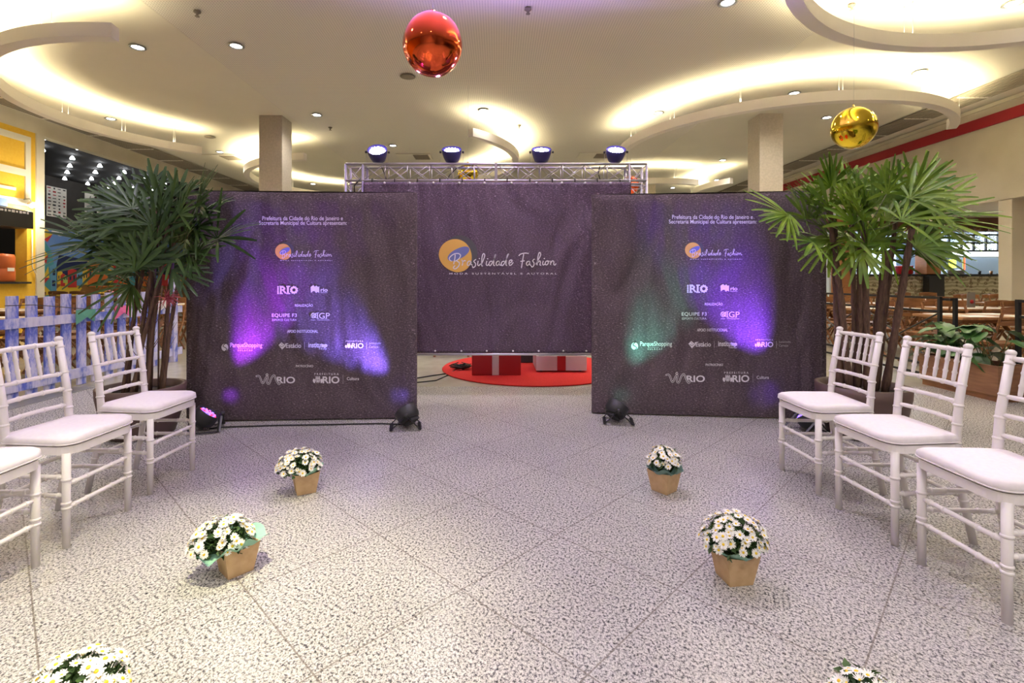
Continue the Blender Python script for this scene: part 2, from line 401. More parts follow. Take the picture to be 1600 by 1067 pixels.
# small ceiling fittings
def sprinkler(px, py, ph, g='ceiling sprinklers'):
    p = atz(px, py, CZ - .02)
    t = thing('sprinkler', 'small dark ceiling sprinkler ' + ph, 'sprinkler', p, group=g)
    MB().lathe([(.045, 0), (.045, -.012), (.015, -.03), (.012, -.06)], 14).build('body', M_GRILLE, t)
    MB().lathe([(.028, -.066), (.03, -.062), (0, -.06)], 12).build('deflector', M_GRILLE, t)
for px, py, ph in [(308, 18, 'near the left seam of the perforated ceiling'), (825, 14, 'in the purple glow at top centre'), (184, 203, 'beside the left ring'), (516, 199, 'right of the left square column'),
                   (1331, 8, 'inside the upper right ring'), (811, 196, 'in the glow above the middle arc')]: sprinkler(px, py, ph)
for px, py, ph in [(637, 120, 'below the red balloon'), (328, 214, 'left of the left square column')]:
    p = atz(px, py, CZ - .02)
    tag(MB().lathe([(0, -.012), (.10, -.012), (.13, 0)], 24, M=T(*p)).build('ceiling_speaker', M_GRILLE), 'round grey flush ceiling speaker ' + ph, 'speaker')
for px, py, ph in [(350, 246, 'left of the left square column'), (648, 245, 'between the two left truss lights'), (930, 243, 'left of the rightmost truss light')]:
    p = atz(px, py, CZ - .02)
    t = thing('ceiling_vent', 'flat square ceiling vent panel ' + ph, 'vent', p)
    MB().box((0, 0, 0), (.95, .62, .02)).build('frame', M_CEIL, t)
    m = MB(); m.box((.2, 0, -.013), (.42, .5, .01))
    for k in range(6): m.box((.2, -.22 + k * .088, -.02), (.42, .02, .01))
    m.build('slats', M_GRILLE, t)

# ------------------------------------------------------------------ foil balloons
def balloon(name, label, px, py, Y, d, m, rz, tail=True):
    p = at(px, py, Y)
    t = thing(name, label, 'balloon', p, rz)
    bm = bmesh.new(); bmesh.ops.create_uvsphere(bm, u_segments=64, v_segments=40, radius=1)
    for v in bm.verts:
        a = math.atan2(v.co.y, v.co.x); k = abs(math.sin(2 * a)) ** .45
        seam = (1 - k) * (1 - abs(v.co.z) ** 3)
        r = d / 2 * (1 - .045 * seam + .012 * noise.noise(v.co * 2.2))
        v.co = Vector((v.co.x * r, v.co.y * r, v.co.z * r * 1.03))
    bm.verts.index_update()
    b = MB(); b.add([v.co[:] for v in bm.verts], [tuple(v.index for v in f.verts) for f in bm.faces], 0, None, True); bm.free()
    b.build('foil_body', m, t)
    b = MB(); b.lathe([(.03, d * .5), (.012, d * .53), (.02, d * .58)], 8, sy=.3); b.build('valve_tail', m, t)
    b = MB(); b.tube([(0, 0, d * .55), (.01, 0, CZ - p.z - .01)], .0016, 4); b.build('string', M_STEEL, t)
M_BRED = noisy('red_foil', (.86, .12, .035), (.90, .14, .04), 3, .09, metal=1.0)
M_BGOLD = noisy('gold_foil', (.82, .60, .035), (.86, .64, .05), 3, .09, metal=1.0)
balloon('balloon', 'red metallic foil balloon hanging high in the centre', 676, 70, 3.8, .455, M_BRED, .35)
balloon('balloon', 'gold metallic foil balloon hanging at upper right above the palm', 1334, 200, 5.5, .44, M_BGOLD, .5)
balloon('balloon', 'gold foil balloon partly hidden behind the truss', 731, 272, 9.0, .38, M_BGOLD, .2)
balloon('balloon', 'red foil balloon peeking out behind the right end of the truss', 985, 289, 9.6, .34, M_BRED, .2)

# ------------------------------------------------------------------ backdrops and their print
PRINT_Z = [0.0]
class Face2D:
    """collects flat shapes drawn in photo pixels and lays them on a printed cloth"""
    def __init__(s, P0, ux, root, ofs, dx=0, dy=0):
        s.P0 = Vector(P0); s.ux = Vector(ux).normalized(); s.n = s.ux.cross(Vector((0, 0, 1))).normalized()   # points to the viewer
        s.root = root; s.ofs = ofs; s.dx = dx; s.dy = dy; s.Mi = root.matrix_basis.inverted(); s.lay = 0
    def pt(s, px, py, lift):
        d = Vector(((px + s.dx - CX) / F, 1, (HY - py - s.dy) / F)); o = Vector((0, 0, EYE))
        P = s.P0 + s.n * s.ofs
        t = (P - o).dot(s.n) / d.dot(s.n)
        return s.Mi @ (o + d * t + s.n * lift)
    def build(s, name, shapes, m, label=None, lift=.002):
        mb = MB()
        for vs, fs in shapes: mb.add([s.pt(x, y, lift) for x, y in vs], fs)
        o = mb.build(name, m, s.root, fix=False)
        if label: o['label'] = label
        return o
_txt = {}
def text_shape(body, cx, cy, width=None, height=None, bold=0.0, spacing=1.0, left=None):
    cu = bpy.data.curves.new('t', 'FONT'); cu.body = body; cu.size = 1; cu.offset = bold * .45; cu.space_character = spacing; cu.resolution_u = 4
    o = bpy.data.objects.new('t', cu); COL.objects.link(o)
    bpy.context.view_layer.update()
    me = bpy.data.meshes.new_from_object(o.evaluated_get(bpy.context.evaluated_depsgraph_get()))
    vs = [v.co.copy() for v in me.vertices]; fs = [tuple(p.vertices) for p in me.polygons]
    bpy.data.objects.remove(o); bpy.data.curves.remove(cu); bpy.data.meshes.remove(me)
    x0 = min(v.x for v in vs); x1 = max(v.x for v in vs); y0 = min(v.y for v in vs); y1 = max(v.y for v in vs)
    sx = width / (x1 - x0) if width else height / (y1 - y0)
    sy = height / (y1 - y0) if height else sx
    if left is not None: cx = left + (x1 - x0) * sx / 2
    return [((cx + (v.x - (x0 + x1) / 2) * sx), (cy - (v.y - (y0 + y1) / 2) * sy)) for v in vs], fs
def catmull(pts, n=6):
    if len(pts) < 3: return list(pts)
    P = [pts[0]] + list(pts) + [pts[-1]]; out = []
    for i in range(1, len(P) - 2):
        for k in range(n):
            t = k / n
            out.append(tuple(.5 * (2 * P[i][c] + (P[i + 1][c] - P[i - 1][c]) * t + (2 * P[i - 1][c] - 5 * P[i][c] + 4 * P[i + 1][c] - P[i + 2][c]) * t * t + (3 * P[i][c] - P[i - 1][c] - 3 * P[i + 1][c] + P[i + 2][c]) * t ** 3) for c in (0, 1)))
    return out + [tuple(pts[-1])]
def stroke(pts, w_, smooth=True):
    p = catmull(pts) if smooth else list(pts); vs = []; n = len(p)
    for i in range(n):
        a = p[max(i - 1, 0)]; b = p[min(i + 1, n - 1)]; dx, dy = b[0] - a[0], b[1] - a[1]; L = math.hypot(dx, dy) or 1
        vs += [(p[i][0] - dy / L * w_ / 2, p[i][1] + dx / L * w_ / 2), (p[i][0] + dy / L * w_ / 2, p[i][1] - dx / L * w_ / 2)]
    return vs, [(2 * i, 2 * i + 1, 2 * i + 3, 2 * i + 2) for i in range(n - 1)]
def disc(cx, cy, rx, ry=None, n=32, wob=None, rot=0):
    ry = ry or rx; vs = []
    for k in range(n):
        a = 2 * PI * k / n; q = 1 + (wob(a) if wob else 0); x, y = rx * q * math.cos(a), ry * q * math.sin(a)
        vs.append((cx + x * math.cos(rot) - y * math.sin(rot), cy + x * math.sin(rot) + y * math.cos(rot)))
    return vs, [tuple(range(n))]
def annulus(cx, cy, r0, r1, n=32, wob=None):
    vs = []
    for k in range(n):
        a = 2 * PI * k / n; q = r1 + (wob(a) if wob else 0)
        vs += [(cx + r0 * math.cos(a), cy + r0 * math.sin(a)), (cx + q * math.cos(a), cy + q * math.sin(a))]
    return vs, [(2 * k, 2 * k + 1, (2 * k + 3) % (2 * n), (2 * k + 2) % (2 * n)) for k in range(n)]
def rect(x0, y0, x1, y1): return [(x0, y0), (x1, y0), (x1, y1), (x0, y1)], [(0, 1, 2, 3)]
def poly(*p): return list(p), [tuple(range(len(p)))]

SCRIPT = [[(262, 350), (240, 338), (236, 310), (280, 272), (330, 262), (360, 280), (350, 312), (318, 340), (292, 352)], [(318, 348), (346, 366), (342, 400), (312, 432), (290, 436), (280, 420), (300, 398)],
          [(300, 274), (296, 320), (282, 384)], [(375, 332), (386, 362), (379, 400)], [(383, 368), (400, 345), (420, 346)],
          [(478, 352), (455, 350), (438, 375), (445, 398), (465, 390), (480, 356), (480, 385), (498, 394)],
          [(538, 328), (512, 350), (530, 375), (528, 405), (505, 422), (494, 405)],
          [(562, 345), (555, 385), (567, 400), (590, 378)], [(598, 385), (622, 330), (636, 282), (621, 264), (606, 300), (600, 388), (612, 406)],
          [(660, 345), (652, 385), (665, 398), (684, 382)], [(720, 350), (695, 355), (683, 385), (695, 400), (715, 380), (745, 320), (760, 272), (747, 300), (736, 388), (752, 400)],
          [(800, 350), (778, 352), (765, 380), (775, 398), (795, 385), (803, 355), (803, 388), (822, 396)],
          [(860, 350), (835, 355), (823, 385), (835, 400), (855, 380), (885, 320), (905, 268), (889, 292), (876, 385), (890, 398)],
          [(904, 376), (935, 362), (946, 340), (925, 338), (912, 365), (918, 396), (940, 388), (960, 362)],
          [(1078, 268), (1066, 340), (1052, 428)], [(1022, 290), (1042, 270), (1090, 258), (1136, 262)], [(1040, 352), (1088, 345)],
          [(1145, 350), (1120, 355), (1108, 380), (1120, 398), (1140, 380), (1148, 352), (1148, 388), (1162, 396)],
          [(1202, 324), (1180, 345), (1195, 370), (1192, 400), (1172, 416), (1163, 400)],
          [(1216, 385), (1246, 330), (1271, 275), (1258, 250), (1242, 290), (1230, 396)], [(1235, 370), (1258, 346), (1268, 360), (1262, 390), (1277, 396)],
          [(1300, 345), (1293, 380), (1303, 394), (1317, 380)], [(1345, 345), (1325, 360), (1325, 388), (1345, 388), (1358, 362), (1345, 345), (1372, 352)],
          [(1385, 345), (1383, 392)], [(1385, 372), (1405, 345), (1420, 356), (1419, 385), (1432, 393), (1446, 375)]]
def event_logo(fc, ox, oy, k, sub_w):
    """ox, oy = photo pixel of the crop origin, k = photo pixels per drawing unit"""
    def m(p): return (ox + p[0] * k, oy + p[1] * k)
    wob = lambda a: .03 * math.sin(2 * a + .6) + .02 * math.sin(3 * a)
    fc.build('logo_grey_disc', [disc(*m((360, 245)), 190 * k, 190 * k, 48, wob)], M_GREYP, 'grey printed disc', .0015)
    fc.build('logo_yellow_disc', [disc(*m((305, 286)), 190 * k, 184 * k, 48, wob, .5)], M_YEL, 'yellow printed disc', .0025)
    fc.build('logo_blue_shape', [disc(*m((338, 265)), 122 * k, 66 * k, 40, lambda a: .12 * math.sin(2 * a + 1.2), -.52)], M_BLUP, 'blue printed blob', .0035)
    sh = [stroke([m(p) for p in s], 11 * k) for s in SCRIPT] + [disc(*m(q), 7 * k, n=10) for q in ((575, 320), (668, 322), (1312, 320))]
    fc.build('logo_script_lettering', sh, M_PRINT, None, .0045)
    fc.build('logo_tagline', [text_shape('MODA SUSTENTÁVEL E AUTORAL', *m((845, 488)), 1225 * k, 26 * k, .012, 1.5)], M_PRINT, None, .0045)

def shield(x, y, s):
    out = [poly((x - .42 * s, y - .5 * s), (x + .42 * s, y - .5 * s), (x + .42 * s, y + .1 * s), (x + .28 * s, y + .42 * s), (x, y + .5 * s), (x - .28 * s, y + .42 * s), (x - .42 * s, y + .1 * s))]
    for sx in (-1, 1): out.append(poly((x + sx * .5 * s, y - .2 * s), (x + sx * .85 * s, y - .3 * s), (x + sx * .95 * s, y + .1 * s), (x + sx * .75 * s, y + .5 * s), (x + sx * .5 * s, y + .5 * s)))
    for q in (-.3, 0, .3): out.append(rect(x + q * s - .09 * s, y - .75 * s, x + q * s + .09 * s, y - .55 * s))
    return out
def sponsors(fc):
    W = M_PRINT; G = M_PRINTG
    B = lambda n, sh, m=W, lift=.003: fc.build(n, sh, m, None, lift)
    B('headline_print', [text_shape('Prefeitura da Cidade do Rio de Janeiro e', 473, 342, 126, 8.6, .018), text_shape('Secretaria Municipal de Cultura apresentam:', 473.5, 349.2, 137, 8.4, .018)])
    for body, x, y, w_ in (('REALIZAÇÃO', 475, 477, 28), ('APOIO INSTITUCIONAL', 473, 517.5, 48), ('PATROCÍNIO', 476, 571.3, 27)):
        B('section_print', [text_shape(body, x, y, w_, 4.6 if 'Ç' not in body else 6, .03)])
    # RIO with gear and slab serifs, side strip
    sh = [text_shape('RI', 444.5, 453, 14, 11, .06), annulus(459.5, 453, 2.6, 5.6, 40, lambda a: .9 * (1 if math.sin(10 * a) > 0 else 0))]
    sh += [rect(437, 446.6, 443, 448.4), rect(437, 457.6, 442, 459.4), rect(447.6, 446.6, 453.6, 448.4), rect(447.6, 457.6, 453.6, 459.4)]
    sh += [rect(433.4, 447 + 2.6 * k, 435.9, 449 + 2.6 * k) for k in range(5)] + [rect(434.3, 447, 435, 459)]
    B('city_gear_logo', sh)
    B('city_wave_logo', [poly((486, 457.5), (485.5, 448.5), (488, 446.5), (490, 445.5), (492, 448), (494.5, 446), (497, 448.5), (499, 447.5), (499, 457.5), (496.5, 456), (494, 457.8), (491.5, 454.5), (489, 455)),
                         text_shape('rio', 506.6, 453, 11, 5.6, .06), rect(501, 457, 512, 457.6)])
    B('team_logo', [text_shape('EQUIPE F3', 444.5, 493, 39, 6.6, .035, 1.1), text_shape('ESPORTE CULTURA', 444.5, 499.6, 38, 3.4, .01, 1.1)])
    sh = [text_shape('IGP', 505.5, 493.3, 20, 9.2, .012)] + [rect(495.2, 488.4, 499, 489.2), rect(495.2, 497.2, 499, 498), rect(508, 497.2, 511.2, 498), rect(495.6, 499.6, 515, 500.2), rect(485.8, 499.6, 493, 500.2)]
    sh += [disc(489.5, 493, 4, 4.4, 20), poly((491, 490), (495, 488.6), (494, 492), (495, 493), (493.5, 494), (495, 497), (491, 496))]
    B('foundation_logo', sh); B('foundation_logo_cutout', [stroke([(487, 496.5), (488, 492), (491.5, 490.4)], .8), stroke([(489.4, 497), (490.3, 493.6), (493, 492.6)], .7)], M_INK, .0045)
    B('shopping_logo', [disc(351.6, 542.6, 5.4, 5.8, 28), text_shape('ParqueShopping', 385, 540, 50, 9.4, .02), text_shape('SULACAP', 383.3, 547.3, 23, 2.6, .02, 1.6), rect(372, 544.4, 390, 544.7)])
    B('shopping_logo_cutout', [stroke([(354, 535.6), (348.8, 540.4), (353, 543.4), (354.6, 546), (350, 550)], 1.1)], M_INK, .0045)
    B('college_logo', [poly((435.5, 539), (440, 534.6), (444, 538), (447.6, 536), (446, 541), (441, 546)), text_shape('Estácio', 458.8, 539.8, 23.6, 7.2, .035)])
    B('college_logo_cutout', [stroke([(437.5, 539.6), (441, 541.6), (446, 537.6)], .7), stroke([(440, 536), (441.6, 539.2)], .6)], M_INK, .0045)
    B('divider_print', [rect(475.6, 534.6, 476.1, 545.4)], G)
    B('institute_logo', [text_shape('institut', 493.2, 539, 22.4, 7.6, .045), disc(505.4, 540, 2.4), disc(509, 540, 2.7), poly((503.3, 541), (511.6, 541), (507.6, 544.2)), text_shape('Yduqs', 504.2, 545, 13.4, 3.8, .01)])
    B('city_hall_logo', [text_shape('PREFEITURA', 554, 532.9, 27, 2.3, .02, 1.5), text_shape('RIO', 558.8, 540, 18.4, 8.2, .055), rect(572.8, 534.6, 573.2, 545.4)] + shield(545, 540.6, 6.2))
    B('youth_print', [text_shape('Juventude', 586, 536.4, 18.6, 4, .0), text_shape('Carioca', 584, 541.6, 14.2, 3.6, .0)], G)
    ln = [[(401, 587.6), (405.6, 588), (410.6, 598.8), (415.6, 590), (418.4, 588.8), (417.4, 597), (420.6, 599.2), (424.6, 589.6), (428.4, 586.4), (431, 592), (435.6, 600), (438, 597)]]
    B('motorway_logo_outline', [stroke(l, 2.7) for l in ln] + [disc(417.4, 585.4, 2.1, 2.1, 14), disc(401, 587.6, 1.3), text_shape('RIO', 447, 593.6, 28.5, 10.4, .05)])
    B('motorway_logo_core', [stroke(l, 1.2) for l in ln] + [disc(417.4, 585.4, 1.1, 1.1, 12)], M_INK, .0045)
    B('city_hall_logo_large', [text_shape('PREFEITURA', 510.4, 584.2, 38, 3, .02, 1.6), text_shape('RIO', 517.4, 593.4, 26.4, 11, .055)] + shield(496.8, 594, 8.4))
    B('coat_of_arms_detail', [rect(495.4, 591.6, 498.2, 592.4), rect(495.6, 593.6, 498, 594.2), stroke([(494.6, 591), (495, 596), (496.8, 597.4), (498.6, 596), (499, 591)], .6)], M_INK, .0045)
    B('divider_print', [rect(536, 585, 536.4, 599.6)], G)
    B('culture_print', [text_shape('Cultura', 551.6, 591.4, 19, 5, .018)])

def backdrop(name, label, A, Bp, ztop, seed, dx, dy, fr):
    """A, Bp: floor points of the left and right lower corners of the front"""
    A = Vector((*A, 0)); Bp = Vector((*Bp, 0)); ux = (Bp - A).normalized(); W = (Bp - A).length
    t = thing(name, label, 'backdrop', A, math.atan2(ux.y, ux.x))
    n = 40; th = .05; mb = MB(); vs = []; fs = []
    def top(u): return ztop + .012 * math.sin(u * PI) * -1 + fr * (.5 - u) * .0
    g = {}
    for i in range(n + 1):
        for j in range(n + 1):
            u, v = i / n, j / n; z = .012 + v * (top(u) - .012)
            edge = min(u, 1 - u, v, 1 - v); soft = .012 * max(0, 1 - edge / .03) ** 2
            g[i, j] = len(vs); vs.append((u * W, soft, z))
    for i in range(n):
        for j in range(n): fs.append((g[i, j], g[i + 1, j], g[i + 1, j + 1], g[i, j + 1]))
    mb.add(vs, fs, 0, None, True)
    # wrapped sides and back
    rim = [(0, 0), (0, n), (n, n), (n, 0)]
    bo = len(mb.v); bx = [(0, th, .012), (0, th, top(0)), (W, th, top(1)), (W, th, .012)]
    mb.add([vs[g[k]] for k in rim] + bx, [(0, 1, 5, 4), (1, 2, 6, 5), (2, 3, 7, 6), (3, 0, 4, 7), (4, 5, 6, 7)])
    mb.build('printed_cloth', backdrop_cloth(name + '_cloth', seed), t)
    f = MB()
    for x in (.03, W - .03, W / 2): f.box((x, th + .022, ztop / 2), (.04, .04, ztop - .02))
    f.box((W / 2, th + .022, ztop - .03), (W - .02, .04, .04)); f.box((W / 2, th + .022, .03), (W - .02, .04, .04))
    f.build('wooden_frame', M_ORANGEC, t)
    for x in (.3, W - .3):
        f = MB(); f.tube([(x, th + .05, 1.5), (x, th + .42, .02)], .018, 6, smooth=False); f.tube([(x, th + .05, .04), (x, th + .45, .02)], .018, 6, smooth=False); f.build('rear_strut', M_ORANGEC, t)
    bpy.context.view_layer.update()
    fc = Face2D(A, ux, t, 0.0, dx, dy)
    ox, oy = (428 - 108 * .0735, 370.6)
    event_logo(fc, 422.5, 374.2, .0668, 0)
    sponsors(fc)
    return t
backdrop('event_backdrop', 'dark printed event backdrop standing on the left, lit by a purple beam and a blue beam', (-2.68, 4.284), (-.715, 4.385), 1.995, 0.0, 0, 0, 1)
backdrop('event_backdrop', 'dark printed event backdrop standing on the right, lit by a green and a violet beam', (.858, 4.553), (2.865, 4.345), 2.005, 3.3, 640, -2, -1)

# ------------------------------------------------------------------ truss with hanging centre banner
YT = 5.22; TZ0, TZ1 = 2.262, 2.436; TXL, TXR = -1.592, 1.556; TW = .18
tr = thing('lighting_truss', 'aluminium box truss gate standing behind the two backdrops', 'truss', (0, YT, 0))
ch = [(0, TZ0), (0, TZ1), (TW, TZ0), (TW, TZ1)]
for y, z in ch:
    MB().tube([(TXL, y, z), (TXR, y, z)], .0135, 10).build('chord', M_ALU, tr)
xs0, xs1 = TXL + TW, TXR - TW; nb = 12; st = (xs1 - xs0) / nb
for i in range(nb + 1):
    m = MB(); x = xs0 + i * st
    m.tube([(x, 0, TZ0), (x, 0, TZ1)], .005, 6); m.tube([(x, TW, TZ0), (x, TW, TZ1)], .005, 6); m.tube([(x, 0, TZ1), (x, TW, TZ1)], .005, 6); m.tube([(x, 0, TZ0), (x, TW, TZ0)], .005, 6)
    if i < nb:
        for y in (0, TW):
            m.tube([(x, y, TZ0), (x + st, y, TZ1)], .0038, 6); m.tube([(x, y, TZ1), (x + st, y, TZ0)], .0038, 6)
    m.build('brace', M_ALU, tr)
MB().box((-.02, 0, (TZ0 + TZ1) / 2), (.03, .03, TZ1 - TZ0 + .02)).build('splice_joint', M_ALU, tr)
for xa in (TXL, TXR - TW):
    m = MB(); 
    for dx in (0, TW):
        for dy in (0, TW): m.tube([(xa + dx, dy, .01), (xa + dx, dy, TZ1)], .0135, 10)
    m.build('upright', M_ALU, tr)
    m = MB()
    for k in range(11):
        z0 = .03 + k * (TZ1 - .04) / 11; z1 = z0 + (TZ1 - .04) / 11
        for (p, q) in (((0, 0), (TW, 0)), ((0, TW), (TW, TW)), ((0, 0), (0, TW)), ((TW, 0), (TW, TW))):
            m.tube([(xa + p[0], p[1], z1), (xa + q[0], q[1], z1)], .005, 6)
            m.tube([(xa + p[0], p[1], z0), (xa + q[0], q[1], z1)], .0038, 6); m.tube([(xa + p[0], p[1], z1), (xa + q[0], q[1], z0)], .0038, 6)
    m.build('upright_brace', M_ALU, tr)
    MB().box((xa + TW / 2, TW / 2, .006), (.36, .36, .012)).build('base_plate', M_ALU, tr)
m = MB()
for k in range(12):
    x = xs0 + .1 + k * .235; m.tube([(x, -.016, TZ0 - .02), (x, -.02, TZ0 + .02), (x, 0.02, TZ0 + .02)], .006, 5)
m.build('cable_ties', M_BLACK, tr)
for lab, r, pts in (('black cable looping below the truss chord near the gold balloon', .005, [(xs0 + 1.05, .05, TZ1 - .01), (xs0 + .98, .03, TZ0 + .14), (xs0 + .9, .03, TZ0 + .06), (xs0 + .88, .03, TZ0 + .01)]),
                    ('short black cable inside the left end of the truss', .005, [(xs0 + .18, .05, TZ1 - .01), (xs0 + .22, .03, TZ0 + .08), (xs0 + .24, .03, TZ0 + .01)]),
                    ('short black cable inside the right end of the truss', .005, [(xs1 - .3, .05, TZ1 - .01), (xs1 - .32, .03, TZ0 + .08), (xs1 - .3, .03, TZ0 + .01)]),
                    ('thick black cable hanging down the left upright of the truss', .007, [(TXL + .17, -.03, TZ0 + .02), (TXL + .1, -.035, TZ0 - .06), (TXL + .11, -.035, TZ0 - .3), (TXL + .12, -.03, TZ0 - .6)])):
    o = tag(MB().tube(pts, r, 6).build('power_cable', M_BLACK), lab, 'cable', 'cables on the truss'); o.location = (0, YT, 0)

bx0, bx1 = at(567.5, 0, YT - .03).x, at(986, 0, YT - .03).x
bz0, bz1 = EYE - 113.5 * (YT - .03) / F, TZ0 - .02
bn = thing('event_banner', 'dark printed banner hung from the truss between the two backdrops', 'banner', (bx0, YT - .03, 0))
BW = bx1 - bx0; nx, nz = 120, 60; vs = []; fs = []
for i in range(nx + 1):
    for j in range(nz + 1):
        u, v = i / nx, j / nz
        y = -.004 * math.sin(u * 60) * (v ** 8) 
        y += .035 * math.sin(PI * v) * (math.exp(-((u - .125) / .05) ** 2) + math.exp(-((u - .885) / .05) ** 2)) 
        vs.append((u * BW, y, bz0 + v * (bz1 - bz0)))
for i in range(nx):
    for j in range(nz):
        a = i * (nz + 1) + j; fs.append((a, a + nz + 1, a + nz + 2, a + 1))
cl = MB().add(vs, fs, 0, None, True).build('banner_cloth', backdrop_cloth('banner_cloth_mat', 7.7, (.120, .082, .118)), bn)  # purple stage light on the banner is tinted into the cloth colour
sm_ = cl.modifiers.new('thick', 'SOLIDIFY'); sm_.thickness = .003; sm_.offset = -1
MB().tube([(-.02, .0, bz0 - .014), (BW + .02, .0, bz0 - .014)], .012, 10).build('bottom_tube', M_ALU, bn)
for px in (601, 640, 677.5, 717.5, 757, 799, 838, 877.5, 914, 953.5):
    x = at(px, 0, YT - .03).x - bx0
    MB().tube([(x, -.006, bz1 - .01), (x, -.012, bz1 - .01)], .012, 12).build('eyelet', M_PRINT, bn)
for px in (680, 721, 760.5, 801.5, 841.5, 880, 916, 640, 600, 955):
    x = at(px, 0, YT - .03).x - bx0
    MB().tube([(x, -.004, bz0 + .022), (x, -.010, bz0 + .022)], .010, 12).build('eyelet', M_PRINT, bn)
bpy.context.view_layer.update()
event_logo(Face2D((bx0, YT - .03, 0), (1, 0, 0), bn, .003), 670, 360, 220 / 1600, 0)

# lights clamped on the truss
def led_face(mb, r, mi, z, n1=6, n2=12):
    mb.lathe([(0, z + .006), (r * .12, z + .004), (r * .13, z)], 10, mi)
    for n, rr in ((n1, .36), (n2, .72)):
        for k in range(n):
            a = 2 * PI * k / n; mb.lathe([(0, z + .008), (r * .10, z + .007), (r * .15, z)], 10, mi, M=T(rr * r * math.cos(a), rr * r * math.sin(a), 0))
M_LEDW = mat('led_white_violet', (.8, .8, 1), .3, emis=(.72, .66, 1), es=22)
M_LEDB = mat('led_blue', (.2, .2, 1), .3, emis=(.16, .08, 1), es=1.6)
M_LEDR = mat('led_red', (1, .1, .1), .3, emis=(1, .03, .05), es=1.2)
M_BLUESPILL = mat('black_housing_blue_spill', (.035, .03, .16), .35)  # housing is black; the blue spill of the LEDs is put into its colour
def par_truss(px, label, tilt, yaw):
    x = (px - CX) / F * (YT + .02)
    t = thing('stage_light', label, 'stage light', (x, YT, TZ1 + .014), yaw)
    h = .115
    Mx = T(0, .02, h) @ Matrix.Rotation(R(90) - tilt, 4, 'X')      # lens axis +Z tilts to the viewer
    b = MB(); b.lathe([(.045, -.10), (.07, -.095), (.088, -.05), (.100, -.01), (.105, .03), (.100, .035), (.092, .018), (.0, .018)], 32, M=Mx)
    b.build('housing', M_BLUESPILL, t)
    b = MB(); led_face(b, .088, 0, .018); 
    for v in range(len(b.v)): b.v[v] = tuple(Mx @ Vector(b.v[v]))
    b.build('led_lens', M_LEDW, t)
    for s in (-1, 1):
        b = MB(); b.tube([(s * .108, .02, h), (s * .128, .02, h)], .013, 8); b.build('side_knob', M_BLACK, t)
    b = MB(); b.tube([(-.118, .02, h), (-.118, .02, .0), (.118, .02, .0), (.118, .02, h)], .006, 6, smooth=False, flat=.5); b.build('yoke', M_STEEL, t)
    d = Vector((0, -math.cos(tilt), math.sin(tilt))); d = Matrix.Rotation(yaw, 3, 'Z') @ d
    p = Vector((x, YT, TZ1 + h + .014)) + d * .05
    return p, d
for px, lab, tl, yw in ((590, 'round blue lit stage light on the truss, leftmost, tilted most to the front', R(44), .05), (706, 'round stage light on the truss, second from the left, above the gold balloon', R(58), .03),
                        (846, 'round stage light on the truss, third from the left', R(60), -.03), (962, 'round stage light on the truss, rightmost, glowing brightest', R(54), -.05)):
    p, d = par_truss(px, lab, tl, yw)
    spot('stage_light_lamp', p, p + d, K_PAR * .55, (.45, .28, 1), R(148), 1.0, .06)

# stage lights on the floor with their beams on the cloths
def par_floor(name_label, loc, tilt, azim, open_az, leds):
    t = thing('floor_stage_light', name_label, 'stage light', (*loc, 0))
    Mx = T(0, 0, .125) @ Matrix.Rotation(azim, 4, 'Z') @ Matrix.Rotation(tilt, 4, 'Y')      # lens axis +Z leans toward azim
    b = MB(); b.lathe([(.05, -.075), (.08, -.07), (.092, -.045), (.095, .03), (.09, .036), (.084, .02), (0, .02)], 28, M=Mx); hs = b.build('housing', M_BLACKP, t)
    b = MB(); led_face(b, .08, 0, .02); nf = len(b.f)
    for i in range(nf): b.m[i] = 1 if (i // 22) % 3 == 1 else 0
    b.v = [tuple(Mx @ Vector(v)) for v in b.v]; b.build('led_lens', leds, t)
    b = MB(); b.box((0, 0, -.085), (.10, .10, .03), bev=.006); b.v = [tuple(Mx @ Vector(v)) for v in b.v]; b.build('rear_cover', M_BLACKP, hs)
    az = open_az
    for s, sp in ((1, .5), (-1, -.55)):
        b = MB(); u = Vector((-math.sin(az), math.cos(az), 0)); f = Vector((math.cos(az), math.sin(az), 0)); h = Vector((0, 0, .125))
        pts = [u * .105 + h, u * .105 + f * (sp * .22) + Vector((0, 0, .012)), u * -.105 + f * (sp * .22) + Vector((0, 0, .012)), u * -.105 + h]
        for a, c in zip(pts[:-1], pts[1:]):
            b.tube([a, c], .014, 4, smooth=False, flat=.35)
        b.build('yoke', M_BLACK, t)
    for s in (-1, 1):
        b = MB(); u = Vector((-math.sin(az), math.cos(az), 0)); b.tube([u * s * .10 + Vector((0, 0, .125)), u * s * .13 + Vector((0, 0, .125))], .018, 10); b.build('knob', M_BLACKP, hs)
    return t
par_floor('black floor stage light with red and blue diodes by the left backdrop corner', (-2.37, 4.06), R(38), R(20), R(-70), [M_LEDB, M_LEDR])
par_floor('black floor stage light at the inner corner of the left backdrop', (-.76, 4.14), R(42), R(150), R(10), [M_LEDB, M_LEDB])
par_floor('black floor stage light at the inner corner of the right backdrop', (1.03, 4.30), R(40), R(30), R(170), [mat('led_green', (.1, .6, .4), .3, emis=(.1, .7, .5), es=.8)] * 2)
par_floor('black floor stage light behind the first white chair on the right', (2.50, 4.04), R(40), R(150), R(10), [M_LEDB, M_LEDB])
def beam(src, tgt, power, col, ang, blend=1.0): spot('beam_lamp', src, tgt, power, col, ang, blend, .03)
